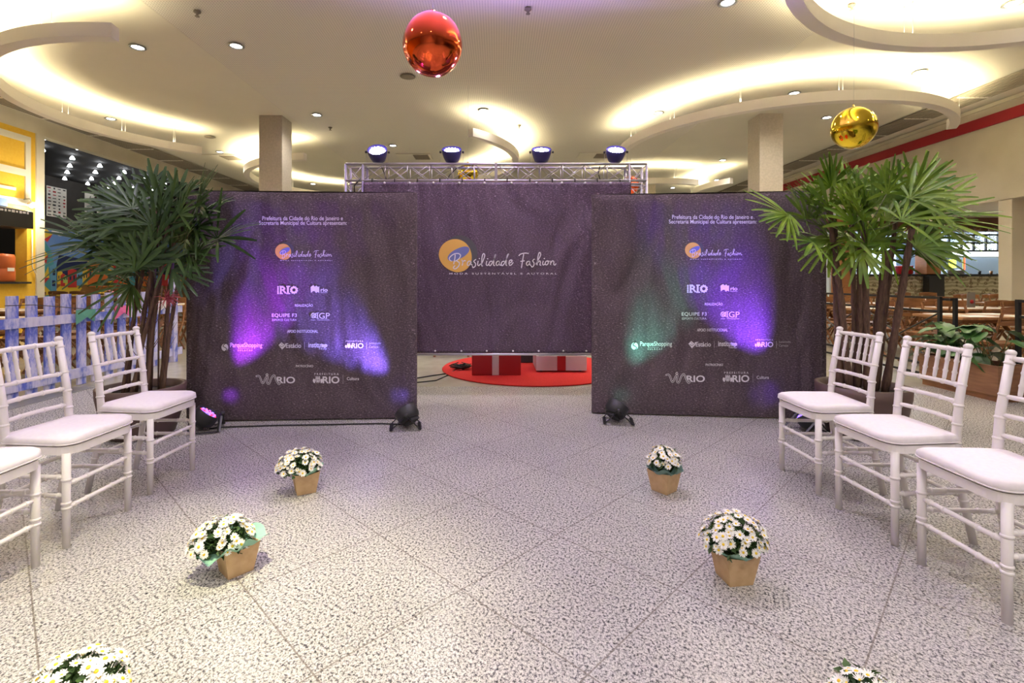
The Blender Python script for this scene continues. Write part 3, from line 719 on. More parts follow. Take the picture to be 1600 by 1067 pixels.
for (sx, sy, Y0, tx, ty, Yt, pw, c1, c2) in ((334, 622, 4.135, 432, 440, 4.31, .8, (.33, .04, 1), (.8, .04, .9)), (636, 622, 4.205, 484, 470, 4.36, .85, (.20, .14, 1), (.6, .18, 1)),
                                             (968, 622, 4.33, 1056, 430, 4.53, .22, (.16, .8, .55), (.12, .7, .5)), (1245, 622, 4.08, 1135, 440, 4.46, .9, (.22, .05, 1), (.25, .05, 1))):
    src, tgt = at(sx, sy, Y0), at(tx, ty, Yt)
    beam(src, tgt, K_BEAM * pw * 4.6, c1, R(46)); beam(src, src.lerp(tgt, .6) + Vector((0, .09, 0)), K_BEAM * pw * .5, c2, R(28))
    beam(src, src + Vector(((tgt - src).x * .12, .2, -.02)), K_BEAM * pw * .035, c1, R(50))
m = MB()
m.tube([(-2.36, 4.08, .008), (-2.3, 4.12, .008), (-1.9, 4.17, .008), (-1.4, 4.20, .008), (-1.0, 4.23, .008), (-.8, 4.2, .008)], .006, 6)
tag(m.build('power_cable', M_BLACK), 'thin black power cable along the foot of the left backdrop', 'cable')

# ------------------------------------------------------------------ things behind the banner
RC = (.48, 6.95)
tag(MB().lathe([(0, 0), (1.24, 0), (1.25, .008), (1.24, .018), (0, .020)], 96, M=T(RC[0], RC[1], .001)).build('round_rug', M_RUG), 'round bright red rug on the floor behind the banner', 'rug')
t = thing('gift_box', 'big red gift box with a white ribbon on the round rug', 'box', (-.02, 6.62, .022))
MB().box((0, 0, .3), (.62, .62, .6), bev=.004).build('box_body', M_RED, t)
b = MB(); b.box((-.01, -.312, .3), (.085, .006, .6)); b.box((-.01, 0, .602), (.085, .62, .006)); b.build('ribbon', M_WHITEB, t)
t = thing('gift_box', 'low open white box with a red ribbon on the round rug', 'box', (.83, 6.82, .022))
b = MB(); b.box((0, -.29, .115), (.66, .02, .19)); b.box((0, .29, .115), (.66, .02, .19)); b.box((-.32, 0, .115), (.02, .56, .19)); b.box((.32, 0, .115), (.02, .56, .19)); b.box((0, 0, .03), (.64, .58, .02)); b.build('box_body', M_WHITEB, t)
b = MB(); b.box((.0, -.303, .115), (.11, .006, .192)); b.build('ribbon', M_RED, t)
for s in (-1, 1):
    for q in (-1, 1): MB().lathe([(.0, 0), (.02, 0), (.02, .02), (0, .02)], 10, M=T(s * .26, q * .22, 0)).build('foot', M_BLACK, t)
b = MB(); 
for k in range(4): b.box((-.2 + k * .13, 0, .11 + .01 * (k % 2)), (.11, .4, .13), bev=.01)
tag(b.build('black_cases', M_BLACKP), 'black equipment cases lying inside the open white box', 'case'); bpy.data.objects['black_cases'].location = (.83, 6.82, .022)
t = thing('equipment_case', 'tall black case standing behind and between the two boxes', 'case', (.43, 7.45, .022))
MB().box((0, 0, .3), (.5, .4, .6), bev=.01).build('case_body', M_BLACKP, t); MB().box((0, -.205, .35), (.14, .01, .04)).build('handle', M_STEEL, t)
t = thing('side_table', 'low reddish wooden side table left of the big red gift box', 'table', (-.74, 8.15, 0))
MB().box((0, 0, .36), (.62, .45, .05), bev=.005).build('table_top', mat('reddish_wood', (.30, .10, .07), .5), t)
for sx in (-1, 1):
    for sy in (-1, 1): MB().box((sx * .27, sy * .19, .17), (.035, .035, .34)).build('leg', MATS['reddish_wood'], t)
for k, (lab, pts) in enumerate((('black cable running across the floor behind the left backdrop to the rug', [(-1.2, 6.0, .008), (-.85, 6.35, .008), (-.6, 6.55, .008), (-.45, 6.7, .028)]),
                                ('second black cable curving over the floor nearer the camera to the rug', [(-1.1, 5.85, .008), (-.75, 6.05, .008), (-.62, 6.45, .008), (-.55, 6.8, .028)]))):
    tag(MB().tube([Vector(p) for p in pts], .007, 6).build('floor_cable', M_BLACK), lab, 'cable', 'cables behind the banner')
b = MB()
for k in range(14):
    a0 = random.uniform(0, 6); r = random.uniform(.05, .13)
    b.tube([(r * 1.3 * math.cos(a0 + q), r * math.sin(a0 + q) * .8, .012 + .006 * k * (q % 2 == 0) * .3 + .003 * k) for q in range(7)], .006, 5)
o = tag(b.build('cable_coil', M_BLACK), 'heap of coiled black cable on the rug beside the red box', 'cable'); o.location = (-.50, 6.75, .022)
t = thing('wooden_easel', 'light orange wooden easel frame showing at the lower right edge of the banner', 'easel', (1.30, 5.62, 0))
for a, c in (((-.31, .74), (0, .012)), ((.31, .74), (.04, .012))): MB().tube([(a[0], 0, a[1]), (c[0], 0, c[1])], .020, 4, smooth=False).build('leg', M_ORANGEC, t)
MB().box((0.0, 0, .735), (.66, .03, .075)).build('crossbar', M_ORANGEC, t)

# ------------------------------------------------------------------ white chiavari chairs (local: front = -Y, seat faces -Y)
def rings(m, pts, hs, r):
    a, b_ = Vector(pts[0]), Vector(pts[-1])
    for h in hs:
        p = a.lerp(b_, h); d = (b_ - a).normalized() * .005
        m.tube([p - d * 1.3, p - d * .4, p + d * .4, p + d * 1.3], [r, r + .0035, r + .0035, r], 12)
def make_chair():
    t = thing('chiavari_chair', '', 'chair')
    fw, bw, sd = .183, .168, .30
    for s in (-1, 1):
        m = MB(); p = [(s * fw, 0, 0), (s * fw, 0, .43)]
        m.tube(p, [.0155, .0175], 14); rings(m, p, (.42, .47, .72), .0172); m.build('leg', M_CHAIR, t)
        m = MB(); p = [(s * (bw + .012), sd + .075, 0), (s * (bw + .004), sd + .03, .22), (s * bw, sd, .44), (s * bw, sd + .018, .66), (s * bw, sd + .062, .905)]
        m.tube(p, [.0155, .0175, .019, .0175, .0165], 14); rings(m, p[:2], (.9,), .017); rings(m, p[2:4], (.12, .5, .9), .018); rings(m, p[3:5], (.3, .85), .0165)
        m.lathe([(.0165, 0), (.019, .006), (.018, .014), (.010, .021), (0, .023)], 14, M=T(s * bw, sd + .062, .903)); m.build('back_post', M_CHAIR, t)
    # seat frame: ring rail with rounded front
    def outline(g, n=8):
        pts = []; cs = [(-.205 - g, -.035 - g), (.205 + g, -.035 - g), (.18 + g, sd + .02 + g), (-.18 - g, sd + .02 + g)]; rr = [.085, .085, .04, .04]
        for i in range(4):
            c = Vector(cs[i]); a = (Vector(cs[i - 1]) - c).normalized(); b_ = (Vector(cs[(i + 1) % 4]) - c).normalized(); r = rr[i]
            for k in range(n + 1):
                q = k / n; p = (c + a * r) * (1 - q) ** 2 + c * 2 * q * (1 - q) + (c + b_ * r) * q * q; pts.append((p.x, p.y))
        return pts
    m = MB(); m.prism(outline(0), .425, .462); m.build('seat_frame', M_CHAIR, t)
    # cushion: shaped loft
    m = MB(); lv = [(-.006, .463), (.004, .468), (.007, .480), (.005, .496), (-.006, .505), (-.04, .512), (-.09, .516)]; n = len(outline(0)); vs = []; fs = []
    for g, z in lv: vs += [(x * 1.0, y, z + .004 * math.sin(x * 40) * (z > .49)) for x, y in outline(g)]
    for i in range(len(lv) - 1):
        for k in range(n): fs.append((i * n + k, i * n + (k + 1) % n, (i + 1) * n + (k + 1) % n, (i + 1) * n + k))
    fs += [tuple(range(n))[::-1], tuple(range((len(lv) - 1) * n, len(lv) * n))]
    cu_ = m.add(vs, fs, 0, None, True).build('cushion', M_CUSHION, t)
    m = MB(); vs = []; pts = outline(.0062); m.tube([(x, y, .472) for x, y in pts] + [(pts[0][0], pts[0][1], .472)], .003, 6); m.build('cushion_piping', M_CUSHION, cu_)
    def bar(name, a, b_, r=.0095, bow=0.0):
        m = MB(); a, b_ = Vector(a), Vector(b_); n = 8
        P = [a.lerp(b_, k / n) + Vector((0, bow * math.sin(PI * k / n), 0)) for k in range(n + 1)]
        m.tube(P, [r * (.85 if k in (0, n) else 1.05) for k in range(n + 1)], 10)
        for h in (.12, .3, .7, .88): rings(m, [P[0], P[-1]] if not bow else [P[int(h * n)], P[min(n, int(h * n) + 1)]], (h,) if not bow else (.2,), r)
        m.build(name, M_CHAIR, t)
    bar('front_stretcher', (-fw, 0, .285), (fw, 0, .285)); bar('front_stretcher', (-fw, 0, .18), (fw, 0, .18))
    for s in (-1, 1):
        bar('side_stretcher', (s * fw, 0, .32), (s * (bw + .002), sd + .015, .32)); bar('side_stretcher', (s * fw, 0, .235), (s * (bw + .004), sd + .03, .235))
    bar('rear_stretcher', (-bw, sd + .022, .30), (bw, sd + .022, .30)); bar('rear_stretcher', (-bw, sd + .038, .21), (bw, sd + .038, .21))
    yb = lambda z: sd + .018 + (z - .66) / .245 * .044 if z > .66 else sd + (z - .44) / .22 * .018
    for z in (.565, .65, .728): bar('back_rail', (-bw, yb(z), z), (bw, yb(z), z), .010, .022)
    bar('top_rail', (-bw, yb(.887), .887), (bw, yb(.887), .887), .0115, .022)
    for k in range(5):
        x = -bw + 2 * bw * (k + 1) / 6; bo = .022 * math.sin(PI * (k + 1) / 6)
        m = MB(); p = [(x, yb(.73) + bo, .73), (x, yb(.885) + bo, .885)]
        q = [Vector(p[0]).lerp(Vector(p[1]), h) for h in (0, .12, .28, .33, .38, .62, .67, .72, .88, 1)]
        m.tube(q, [.006, .0085, .009, .0115, .0085, .0085, .0115, .009, .0085, .006], 10); m.build('spindle', M_CHAIR, t)
    return t
ch0 = make_chair()
CH = [((1.828, 3.03), 90, 'white chiavari chair on the right, farthest back beside the right backdrop'), ((1.826, 2.485), 90, 'white chiavari chair on the right, middle one of the three'),
      ((1.818, 1.962), 90, 'white chiavari chair on the right, nearest and cut by the frame edge'), ((-1.975, 3.03), -90, 'white chiavari chair on the left, farthest back beside the left palm pot'),
      ((-1.968, 2.465), -90, 'white chiavari chair on the left, middle one before the picket fence'), ((-1.972, 1.945), -90, 'white chiavari chair on the left, nearest, only seat front in view')]
for i, ((x, y), a, lab) in enumerate(CH):
    rz = R(a + (0, 1.5, -1, 2.5, 1.5, 0)[i])
    if i == 0: ch0.location = (x, y, 0); ch0.rotation_euler = (0, 0, -rz if False else rz); ch0['label'] = lab; ch0['group'] = 'white chiavari chairs'
    else: dup(ch0, (x, y, 0), rz, lab)
# chairs face the aisle: front (-Y local) turned to -X on the right side, +X on the left side
for o in [o for o in COL.objects if o.name.startswith('chiavari_chair')]:
    o.rotation_euler.z = (-PI / 2 if o.location.x > 0 else PI / 2) + (abs(o.rotation_euler.z) - PI / 2)

# ------------------------------------------------------------------ daisies in kraft paper pots
def flower_mesh(name, nP, r, cup, seed):
    rs = random.Random(seed); m = MB()
    for k in range(nP):
        a = 2 * PI * k / nP + rs.uniform(-.1, .1); L = r * rs.uniform(.88, 1.08); wd = r * .155
        Mx = Matrix.Rotation(a, 4, 'Z')
        vs = [(r * .15, -wd * .4, 0), (r * .15, wd * .4, 0), (L * .6, -wd, cup * r * .5), (L * .6, wd, cup * r * .5), (L * .93, -wd * .6, cup * r), (L * .93, wd * .6, cup * r), (L, 0, cup * r)]
        m.add(vs, [(0, 2, 3, 1), (2, 4, 5, 3), (4, 6, 5)], 0, Mx)
    m.lathe([(r * .27, 0), (r * .26, r * .07), (r * .15, r * .14), (0, r * .16)], 12, 1)
    m.tube([(0, 0, -.002), (0, 0, -.03)], .0012, 4, 2)
    o = m.build(name, [M_PETAL, M_CENTRE, M_LEAFD], fix=False); me = o.data; bpy.data.objects.remove(o); return me
FL = [flower_mesh('daisy', 14, .0185, .12, 1), flower_mesh('daisy', 13, .0165, .3, 2), flower_mesh('daisy', 15, .0195, -.05, 3), flower_mesh('daisy', 11, .012, .7, 4)]
def daisy_pot(label, x, y, rz, dome, lean, nfl, wrap, seed, rise=.135):
    rs = random.Random(seed)
    t = thing('potted_daisies', label, 'potted flowers', (x, y, 0), rz, 'daisy pots along the aisle')
    # tapered square paper pot, front edge cut in a gentle v
    b0, b1, h = .050, .070, .125; m = MB(); vs = []; fs = []
    cor = [(-1, -1), (0, -1), (1, -1), (1, 0), (1, 1), (0, 1), (-1, 1), (-1, 0)]
    for (px, py) in cor: vs.append((px * b0, py * b0, .001))
    for i, (px, py) in enumerate(cor): vs.append((px * b1, py * b1, h - (.012 if i % 2 else 0)))
    for (px, py) in cor: vs.append((px * (b1 - .003), py * (b1 - .003), h - (.012 if (px == 0 or py == 0) else 0)))
    for (px, py) in cor: vs.append((px * (b0 - .002), py * (b0 - .002), .006))
    fs = [(i, (i + 1) % 8, 8 + (i + 1) % 8, 8 + i) for i in range(8)] + [(8 + i, 8 + (i + 1) % 8, 16 + (i + 1) % 8, 16 + i) for i in range(8)] + [(16 + i, 16 + (i + 1) % 8, 24 + (i + 1) % 8, 24 + i) for i in range(8)]
    fs += [tuple(range(8))[::-1], tuple(range(24, 32))]
    m.add(vs, fs).build('paper_pot', M_KRAFT, t)
    # tissue wrap: wavy flared skirt, more on the sides named in wrap
    m = MB(); n = 56; vs = []; fs = []
    for j in range(6):
        v = j / 5
        for i in range(n):
            a = 2 * PI * i / n; ext = max([.25] + [w_ * max(0, math.cos(a - R(d))) ** 1.5 for d, w_ in wrap])
            r = .052 + v * (.022 + .075 * ext) + .008 * v * math.sin(9 * a + seed); z = .095 + v * (.05 - .05 * max(0, ext - .5)) + .012 * v * math.sin(7 * a + seed * 2) - (max(0, ext - .45)) * .06 * v * v
            vs.append((r * math.cos(a), r * math.sin(a), z))
    for j in range(5):
        for i in range(n): fs.append((j * n + i, j * n + (i + 1) % n, (j + 1) * n + (i + 1) % n, (j + 1) * n + i))
    m.add(vs, fs, 0, None, True)
    if seed == 13:
        for k in range(7):
            a = k * .9 + .2; vs = []; 
            for i in range(5):
                u = i / 4
                for q in (-1, -.5, 0, .5, 1): 
                    aa = a + q * .5 * math.sin(PI * (u * .7 + .28)); rr_ = .062 + .016 * u; vs.append((rr_ * math.cos(aa), rr_ * math.sin(aa), .10 + .075 * u * (1 - .25 * q * q)))
            m.add(vs, [(i * 5 + q, i * 5 + q + 1, i * 5 + q + 6, i * 5 + q + 5) for i in range(4) for q in range(4)], 0, None, True)
    m.build('tissue_wrap', M_TISSUE if seed != 13 else mat('grey_green_tissue', (.20, .34, .29), .8), t, fix=False)
    rx, ry, rzz = dome; cx, cy = lean; c = Vector((cx, cy, rise))
    m = MB()
    for k in range(520):
        a = rs.uniform(0, 2 * PI); q = math.acos(rs.uniform(-.25, 1)); rr = rs.uniform(.35, .93)
        d = Vector((math.sin(q) * math.cos(a) * rx, math.sin(q) * math.sin(a) * ry, math.cos(q) * rzz))
        p = c + d * rr; L = rs.uniform(.018, .034); wd = L * .32
        M_ = Matrix.Translation(p) @ Matrix.Rotation(rs.uniform(0, 6.28), 4, 'Z') @ Matrix.Rotation(rs.uniform(-.9, .7), 4, 'Y') @ Matrix.Rotation(rs.uniform(-.8, .8), 4, 'X')
        m.add([(0, 0, 0), (L * .4, -wd, .003), (L, 0, -.003), (L * .4, wd, .003)], [(0, 1, 2, 3)], 0, M_)
    for k in range(36):
        a = rs.uniform(0, 2 * PI); m.tube([(.03 * math.cos(a), .03 * math.sin(a), .09), c + Vector((rx * .7 * math.cos(a), ry * .7 * math.sin(a), rzz * rs.uniform(-.1, .6)))], .0018, 4)
    m.lathe([(0, .1), (.052, .1), (.052, .105), (0, .107)], 16)
    m.build('foliage', M_LEAFD, t, fix=False)
    for k in range(nfl):
        # even spread over the dome with jitter
        zz = 1 - (k + .5) / nfl * 1.02; a = k * 2.39996 + rs.uniform(-.3, .3); q = math.acos(max(-1, min(1, zz)))
        n_ = Vector((math.sin(q) * math.cos(a), math.sin(q) * math.sin(a), math.cos(q)))
        p = c + Vector((n_.x * rx, n_.y * ry, n_.z * rzz)) * rs.uniform(.93, 1.08)
        nn = Vector((n_.x / rx, n_.y / ry, n_.z / rzz)).normalized() + Vector((rs.uniform(-.3, .3), rs.uniform(-.3, .3), .35)); 
        o = bpy.data.objects.new('flower', FL[rs.choice((0, 0, 1, 2, 2, 3))]); COL.objects.link(o); o.parent = t
        o.location = p; o.rotation_euler = nn.to_track_quat('Z', 'Y').to_euler(); s = rs.uniform(.85, 1.15); o.scale = (s, s, s)
    return t
daisy_pot('pot of white daisies on the floor, back left, in a kraft paper pot', -1.115, 2.89, R(30), (.125, .10, .098), (-.03, 0), 92, [(250, .3)], 11, .145)
daisy_pot('pot of white daisies, front left, leaning left over a loose mint green tissue sheet', -1.10, 2.10, R(48), (.118, .105, .10), (-.045, .03), 88, [(150, 1.0), (190, .9), (350, .7)], 12, .125)
daisy_pot('smallest looking pot of white daisies, back right, with upright grey green tissue petals', .965, 2.90, R(38), (.095, .09, .084), (0, 0), 66, [(250, .42), (200, .42), (310, .42)], 13, .17)
daisy_pot('pot of white daisies, front right, leaning to the right and bulging over the pot rim', .965, 2.04, R(8), (.128, .105, .115), (-.005, -.005), 96, [(200, .3)], 14, .155)
daisy_pot('pot of white daisies cut by the bottom left edge of the photo', -1.085, 1.285, R(20), (.115, .10, .10), (0, 0), 84, [(300, .3)], 15, .15)
daisy_pot('pot of white daisies barely showing at the bottom right edge', .925, 1.25, R(35), (.095, .09, .085), (0, 0), 60, [(300, .3)], 16, .14)

# ------------------------------------------------------------------ potted lady palms
def potted_palm(label, x, y, rim, hgt, canes, hubs, leafm, seed, Yc, ywall, nfill, fillbox):
    rs = random.Random(seed)
    t = thing('potted_palm', label, 'potted palm', (x, y, 0)); Mi = Matrix.Translation((-x, -y, 0))
    MB().lathe([(rim * .70, .002), (rim * .74, .01), (rim * .90, hgt * .45), (rim * .985, hgt * .8), (rim, hgt), (rim * .90, hgt), (rim * .89, hgt * .8), (rim * .6, .05), (0, .05)], 48).build('plant_pot', M_POT, t)
    MB().lathe([(0, hgt - .055), (rim * .88, hgt - .06)], 32).build('soil', M_SOIL, t, fix=False)
    tops = []
    for (bx, by, tp, r) in canes:
        b = Vector((bx, by, hgt - .07)); tpv = Mi @ at(tp[0], tp[1], Yc + tp[2]); mid = b.lerp(tpv, .5) + Vector((rs.uniform(-.02, .02), rs.uniform(-.02, .02), 0)) + (b - tpv) * .0
        mid.x = b.x * .55 + tpv.x * .45
        P = [b.lerp(mid, k / 5) for k in range(5)] + [mid.lerp(tpv, k / 6) for k in range(7)]
        m = MB(); m.tube(P, [r * (1 + .12 * ((k % 2) * 2 - 1)) * (1 - .25 * k / 12) for k in range(12)], 9)
        for k in range(14):
            q = rs.uniform(.25, .98); i = int(q * 10); p = P[i].lerp(P[i + 1], rs.random()); a = rs.uniform(0, 6.28); d = Vector((math.cos(a), math.sin(a), 1.8)) * rs.uniform(.03, .07)
            m.tube([p, p + d], [.003, .001], 4)
        m.build('cane', M_CANE, t); tops.append((P, r))
    allh = list(hubs)
    for k in range(nfill):
        px = rs.uniform(fillbox[0], fillbox[2]); py = rs.uniform(fillbox[1], fillbox[3])
        u = (px - (fillbox[0] + fillbox[2]) / 2) / (fillbox[2] - fillbox[0]) * 2
        allh.append((px, py, 90 - u * 85 + rs.uniform(-35, 35), rs.uniform(48, 66), rs.uniform(-.25, .25)))
    for (px, py, ang, ln, dy) in allh:
        Y = Yc + dy; near = (px > 285 and x < 0) or (px < 1300 and x > 0)
        if near: Y = min(Y, ywall - .30)
        H = Mi @ at(px, py, Y); L = ln * 1.22 / F * Y
        dyd = rs.uniform(-.45, .2) if not near else rs.uniform(-.5, -.25)
        D = Vector((math.cos(R(ang)), dyd, math.sin(R(ang)))).normalized()
        up = Vector((rs.uniform(-.3, .3), -.65 + rs.uniform(-.4, .3), .75)); N = (up - D * up.dot(D)).normalized(); S = D.cross(N)
        # petiole from the nearest cane
        best = None
        for P, r in tops:
            for i in range(5, 12):
                q = P[i]; c = (q - H).length + (0 if q.z < H.z - .04 else .5) + abs((q - H).length - .25) * .5
                if best is None or c < best[0]: best = (c, q)
        q = best[1]; m = MB(); mid = q.lerp(H, .5) + Vector((0, 0, -.02)) 
        m.tube([q, mid, H], [.005, .0035, .003], 5, 1)
        nb = rs.choice((7, 8, 9, 10)); spread = rs.uniform(58, 88)
        for k in range(nb):
            f = (k / (nb - 1) - .5) * 2 + rs.uniform(-.06, .06); a = R(spread) * f
            d = (D * math.cos(a) + S * math.sin(a)).normalized(); l = L * (1 - .22 * abs(f)) * rs.uniform(.88, 1.08); wd = rs.uniform(.0115, .017)
            sd = d.cross(N).normalized(); droop = rs.uniform(.02, .16) * l * (1 + .8 * abs(f)); rise = .22 * math.cos(a * 1.2)
            vs = []; K = 7
            for i in range(K + 1):
                u = i / K; p = H + d * l * u + N * (rise * .12 * l * math.sin(u * 2)) + Vector((0, 0, -droop * u * u)); 
                ww = wd * (.25 + 1.5 * min(u, .5)) if u < .5 else wd * (1 - .55 * ((u - .5) * 2) ** 2)
                vs += [p - sd * ww + N * ww * .35, p, p + sd * ww + N * ww * .35]
            vs = [Vector((v.x, min(v.y, ywall - .05 - y), v.z)) if v.z < 2.06 and (v.x + x > -2.75 if x < 0 else v.x + x < 2.95) else v for v in vs]
            fs = []
            for i in range(K): fs += [(3 * i, 3 * i + 1, 3 * i + 4, 3 * i + 3), (3 * i + 1, 3 * i + 2, 3 * i + 5, 3 * i + 4)]
            m.add(vs, fs, 0, None, True)
        m.build('palm_leaf', [leafm, M_PETI], t, fix=False)
    return t
LP = potted_palm('tall dark green lady palm in a round brown pot, left of the left backdrop', -2.83, 3.97, .305, .385,
    [(-.13, .02, (215, 425, -.05), .014), (-.08, -.1, (228, 395, -.1), .016), (-.02, .08, (238, 372, .05), .015), (.0, -.08, (250, 352, -.1), .018), (.05, .02, (243, 330, 0), .015), (.10, -.1, (262, 352, -.08), .017), (.15, .0, (272, 380, 0), .018), (.02, -.15, (255, 410, -.12), .015), (.19, -.04, (282, 420, -.05), .016)],
    [(148, 384, 185, 82, -.1), (150, 380, 140, 62, 0), (205, 446, 200, 66, -.15), (207, 445, 255, 40, -.15), (196, 335, 140, 62, 0), (218, 322, 112, 62, .05), (248, 325, 95, 64, 0), (262, 349, 75, 84, -.1), (278, 308, 88, 46, .05), (312, 329, 62, 66, 0), (314, 331, 15, 56, -.05),
     (339, 373, 72, 74, 0), (340, 374, 12, 70, -.05), (292, 378, 40, 64, 0), (272, 402, 18, 74, 0), (300, 400, 5, 60, -.05), (236, 382, 150, 74, -.1), (245, 372, 98, 70, -.15), (212, 380, 172, 62, 0), (180, 352, 160, 60, 0), (188, 350, 118, 66, .05), (228, 402, 205, 62, -.1), (268, 422, -25, 50, -.1), (240, 290, 100, 34, .1), (300, 350, 45, 70, .1), (170, 410, 190, 60, .1)],
    M_PALMD, 21, 4.0, 4.28, 34, (160, 310, 318, 435))
b = MB(); rs = random.Random(4); p0 = Vector((-2.50 + 2.80, -.16, 1.08))
b.tube([(.17, -.06, .34), (.20, -.1, .9), p0 + Vector((-.03, 0, .1))], .006, 6, 1)
for k in range(90):
    d = Vector((rs.gauss(.5, .6), rs.gauss(-.2, .5), rs.gauss(-.1, .55))).normalized() * rs.uniform(.04, .11); b.tube([p0, p0 + d * .6 + Vector((0, 0, .01)), p0 + d], [.0028, .0022, .0012], 4, 0)
b.build('pink_flower_spray', [mat('pink_spray', (.52, .11, .13), .7), M_CANE], LP, fix=False)['label'] = 'pinkish red dried flower spray'
potted_palm('big bright green lady palm with thick stems in a brown pot beside the right backdrop', 2.88, 3.95, .32, .40,
    [(-.17, 0, (1303, 352, 0), .030), (-.13, -.05, (1296, 330, -.05), .026), (-.04, 0, (1345, 385, -.08), .030), (-.01, -.07, (1350, 360, -.1), .026), (.11, .02, (1385, 392, -.05), .034), (.14, -.05, (1425, 358, -.1), .028), (.02, .1, (1330, 330, .1), .022), (.16, .06, (1400, 340, .05), .022)],
    [(1297, 290, 95, 48, .0), (1298, 292, 120, 46, -.05), (1232, 337, 165, 76, -.1), (1234, 335, 205, 46, -.1), (1257, 344, 125, 66, 0), (1262, 342, 95, 50, 0), (1295, 325, 98, 58, -.1), (1318, 300, 55, 52, .05), (1338, 335, 88, 66, -.1), (1365, 320, 95, 66, -.05), (1352, 330, 120, 60, 0),
     (1425, 305, 82, 66, 0), (1430, 308, 55, 66, -.05), (1450, 338, 38, 78, -.05), (1464, 346, 12, 84, -.1), (1455, 350, -8, 70, 0), (1400, 325, 75, 66, 0), (1420, 352, 30, 70, .05), (1385, 345, 60, 60, 0), (1332, 372, 200, 54, -.1), (1380, 380, 268, 50, -.1), (1300, 372, 230, 50, 0), (1345, 392, 250, 46, -.1), (1410, 372, -35, 56, 0), (1275, 320, 140, 50, .05), (1385, 290, 88, 40, .05), (1440, 285, 70, 48, .1)],
    M_PALMG, 33, 3.92, 4.36, 40, (1265, 300, 1450, 400))

# ------------------------------------------------------------------ picket fence and bunting
FX = -4.87
fe = thing('picket_fence', 'white and blue washed wooden picket fence along the left side', 'fence', (FX, 4.7, 0))
MB().box((.012, 1.42, .785), (.022, 3.1, .10)).build('rail', M_SLAT, fe); MB().box((.012, 1.42, .15), (.022, 3.1, .11)).build('rail', M_SLAT, fe)
for k in range(14):
    y = 4.33 + k * .2085 + .06 - 4.7; h = 1.05 + .012 * math.sin(k * 2.3)
    o = MB().box((0, 0, h / 2 + .005), (.022, .118, h)).build('picket', M_SLAT, fe); o.location = (-.012, y, 0)
o = MB().box((0, 0, .62), (.09, .09, 1.24), bev=.004).build('end_post', M_SLAT, fe); o.location = (0, 2.78, 0)
fl = thing('bunting', 'thin cord with teal, pink and white paper flags on the picket fence', 'bunting', (FX + .03, 4.7, 0))
MB().tube([(0, y - 4.7, z) for y, z in ((4.9, .97), (5.2, .965), (5.5, .93), (5.85, .885), (6.0, .87), (6.3, .89), (6.7, .86), (7.1, .9), (7.4, .95))], .004, 5).build('cord', M_BLACK, fl)
for y, z, c, n in ((5.84, .88, (.10, .33, .24), 'teal'), (6.42, .895, (.75, .16, .36), 'pink'), (7.22, .93, (.75, .74, .72), 'white')):
    w_ = .13; vs = []
    for q, (a, b_) in enumerate([(-w_, 0), (w_, 0), (w_, -.15), (0, -.09), (-w_, -.17)]): vs.append((.012 + .02 * (q % 2), y - 4.7 + a, z + b_))
    vs2 = [(v[0] + .003, v[1], v[2]) for v in vs]
    o = MB().add(vs + vs2, [(0, 1, 2, 3, 4), (9, 8, 7, 6, 5)] + [(i, (i + 1) % 5, 5 + (i + 1) % 5, 5 + i) for i in range(5)]).build('paper_flag', mat('flag_' + n, c, .8), fl); o['label'] = n + ' paper flag'

# ------------------------------------------------------------------ restaurant furniture
def wood_table():
    t = thing('dining_table', '', 'table')
    MB().box((0, 0, .73), (1.25, .78, .035), bev=.006).build('table_top', M_WOODT, t)
    MB().box((0, 0, .69), (1.1, .6, .05)).build('apron', M_WOOD, t)
    for s in (-1, 1):
        for q in (-1, 1): MB().tube([(s * .5, q * .32, .01), (s * .5, -q * .28, .67)], .035, 4, smooth=False).build('leg', M_WOOD, t)
    MB().box((0, 0, .35), (1.0, .05, .05)).build('stretcher', M_WOOD, t)
    return t
def wood_chair():
    t = thing('folding_chair', '', 'chair')
    m = MB()
    for k in range(6): m.box((0, -.17 + k * .066, .45), (.40, .055, .018))
    m.box((-.18, 0, .435), (.025, .4, .02)); m.box((.18, 0, .435), (.025, .4, .02)); m.build('seat', M_WOOD, t)
    for s in (-1, 1):
        MB().tube([(s * .20, -.20, .01), (s * .20, .12, .50), (s * .20, .25, .88)], .017, 5, smooth=False).build('leg', M_WOOD, t)
        MB().tube([(s * .165, .24, .01), (s * .165, -.16, .44)], .016, 5, smooth=False).build('leg', M_WOOD, t)
    m = MB()
    for z, h in ((.86, .085), (.70, .05)):
        vs = []
        for i in range(9):
            u = i / 8; x = -.22 + .44 * u; y = .235 + (z - .86) * .3 + .03 * math.sin(PI * u); hh = h * (.75 + .5 * math.sin(PI * u))
            for dy in (0, .016):
                for dz in (-h * .5, hh * .5): vs.append((x, y + dy, z + dz))
        fs = []
        for i in range(8):
            a = i * 4; b_ = a + 4; fs += [(a, b_, b_ + 1, a + 1), (a + 2, a + 3, b_ + 3, b_ + 2), (a + 1, b_ + 1, b_ + 3, a + 3), (a, a + 2, b_ + 2, b_)]
        fs += [(0, 1, 3, 2), (32, 34, 35, 33)]; m.add(vs, fs)
    m.build('backrest', M_WOOD, t); return t
tb0, wc0 = wood_table(), wood_chair(); first = {'t': 1, 'c': 1}
MATM = MB().box((0, 0, 0), (.38, .27, .004)).build('placemat', M_PAPER); matdata = MATM.data; bpy.data.objects.remove(MATM)
def put(kind, loc, rz, lab, grp):
    src = tb0 if kind == 't' else wc0
    if first[kind]:
        first[kind] = 0; src.location = loc; src.rotation_euler = (0, 0, rz); src['label'] = lab; src['group'] = grp; return src
    return dup(src, loc, rz, lab, grp)
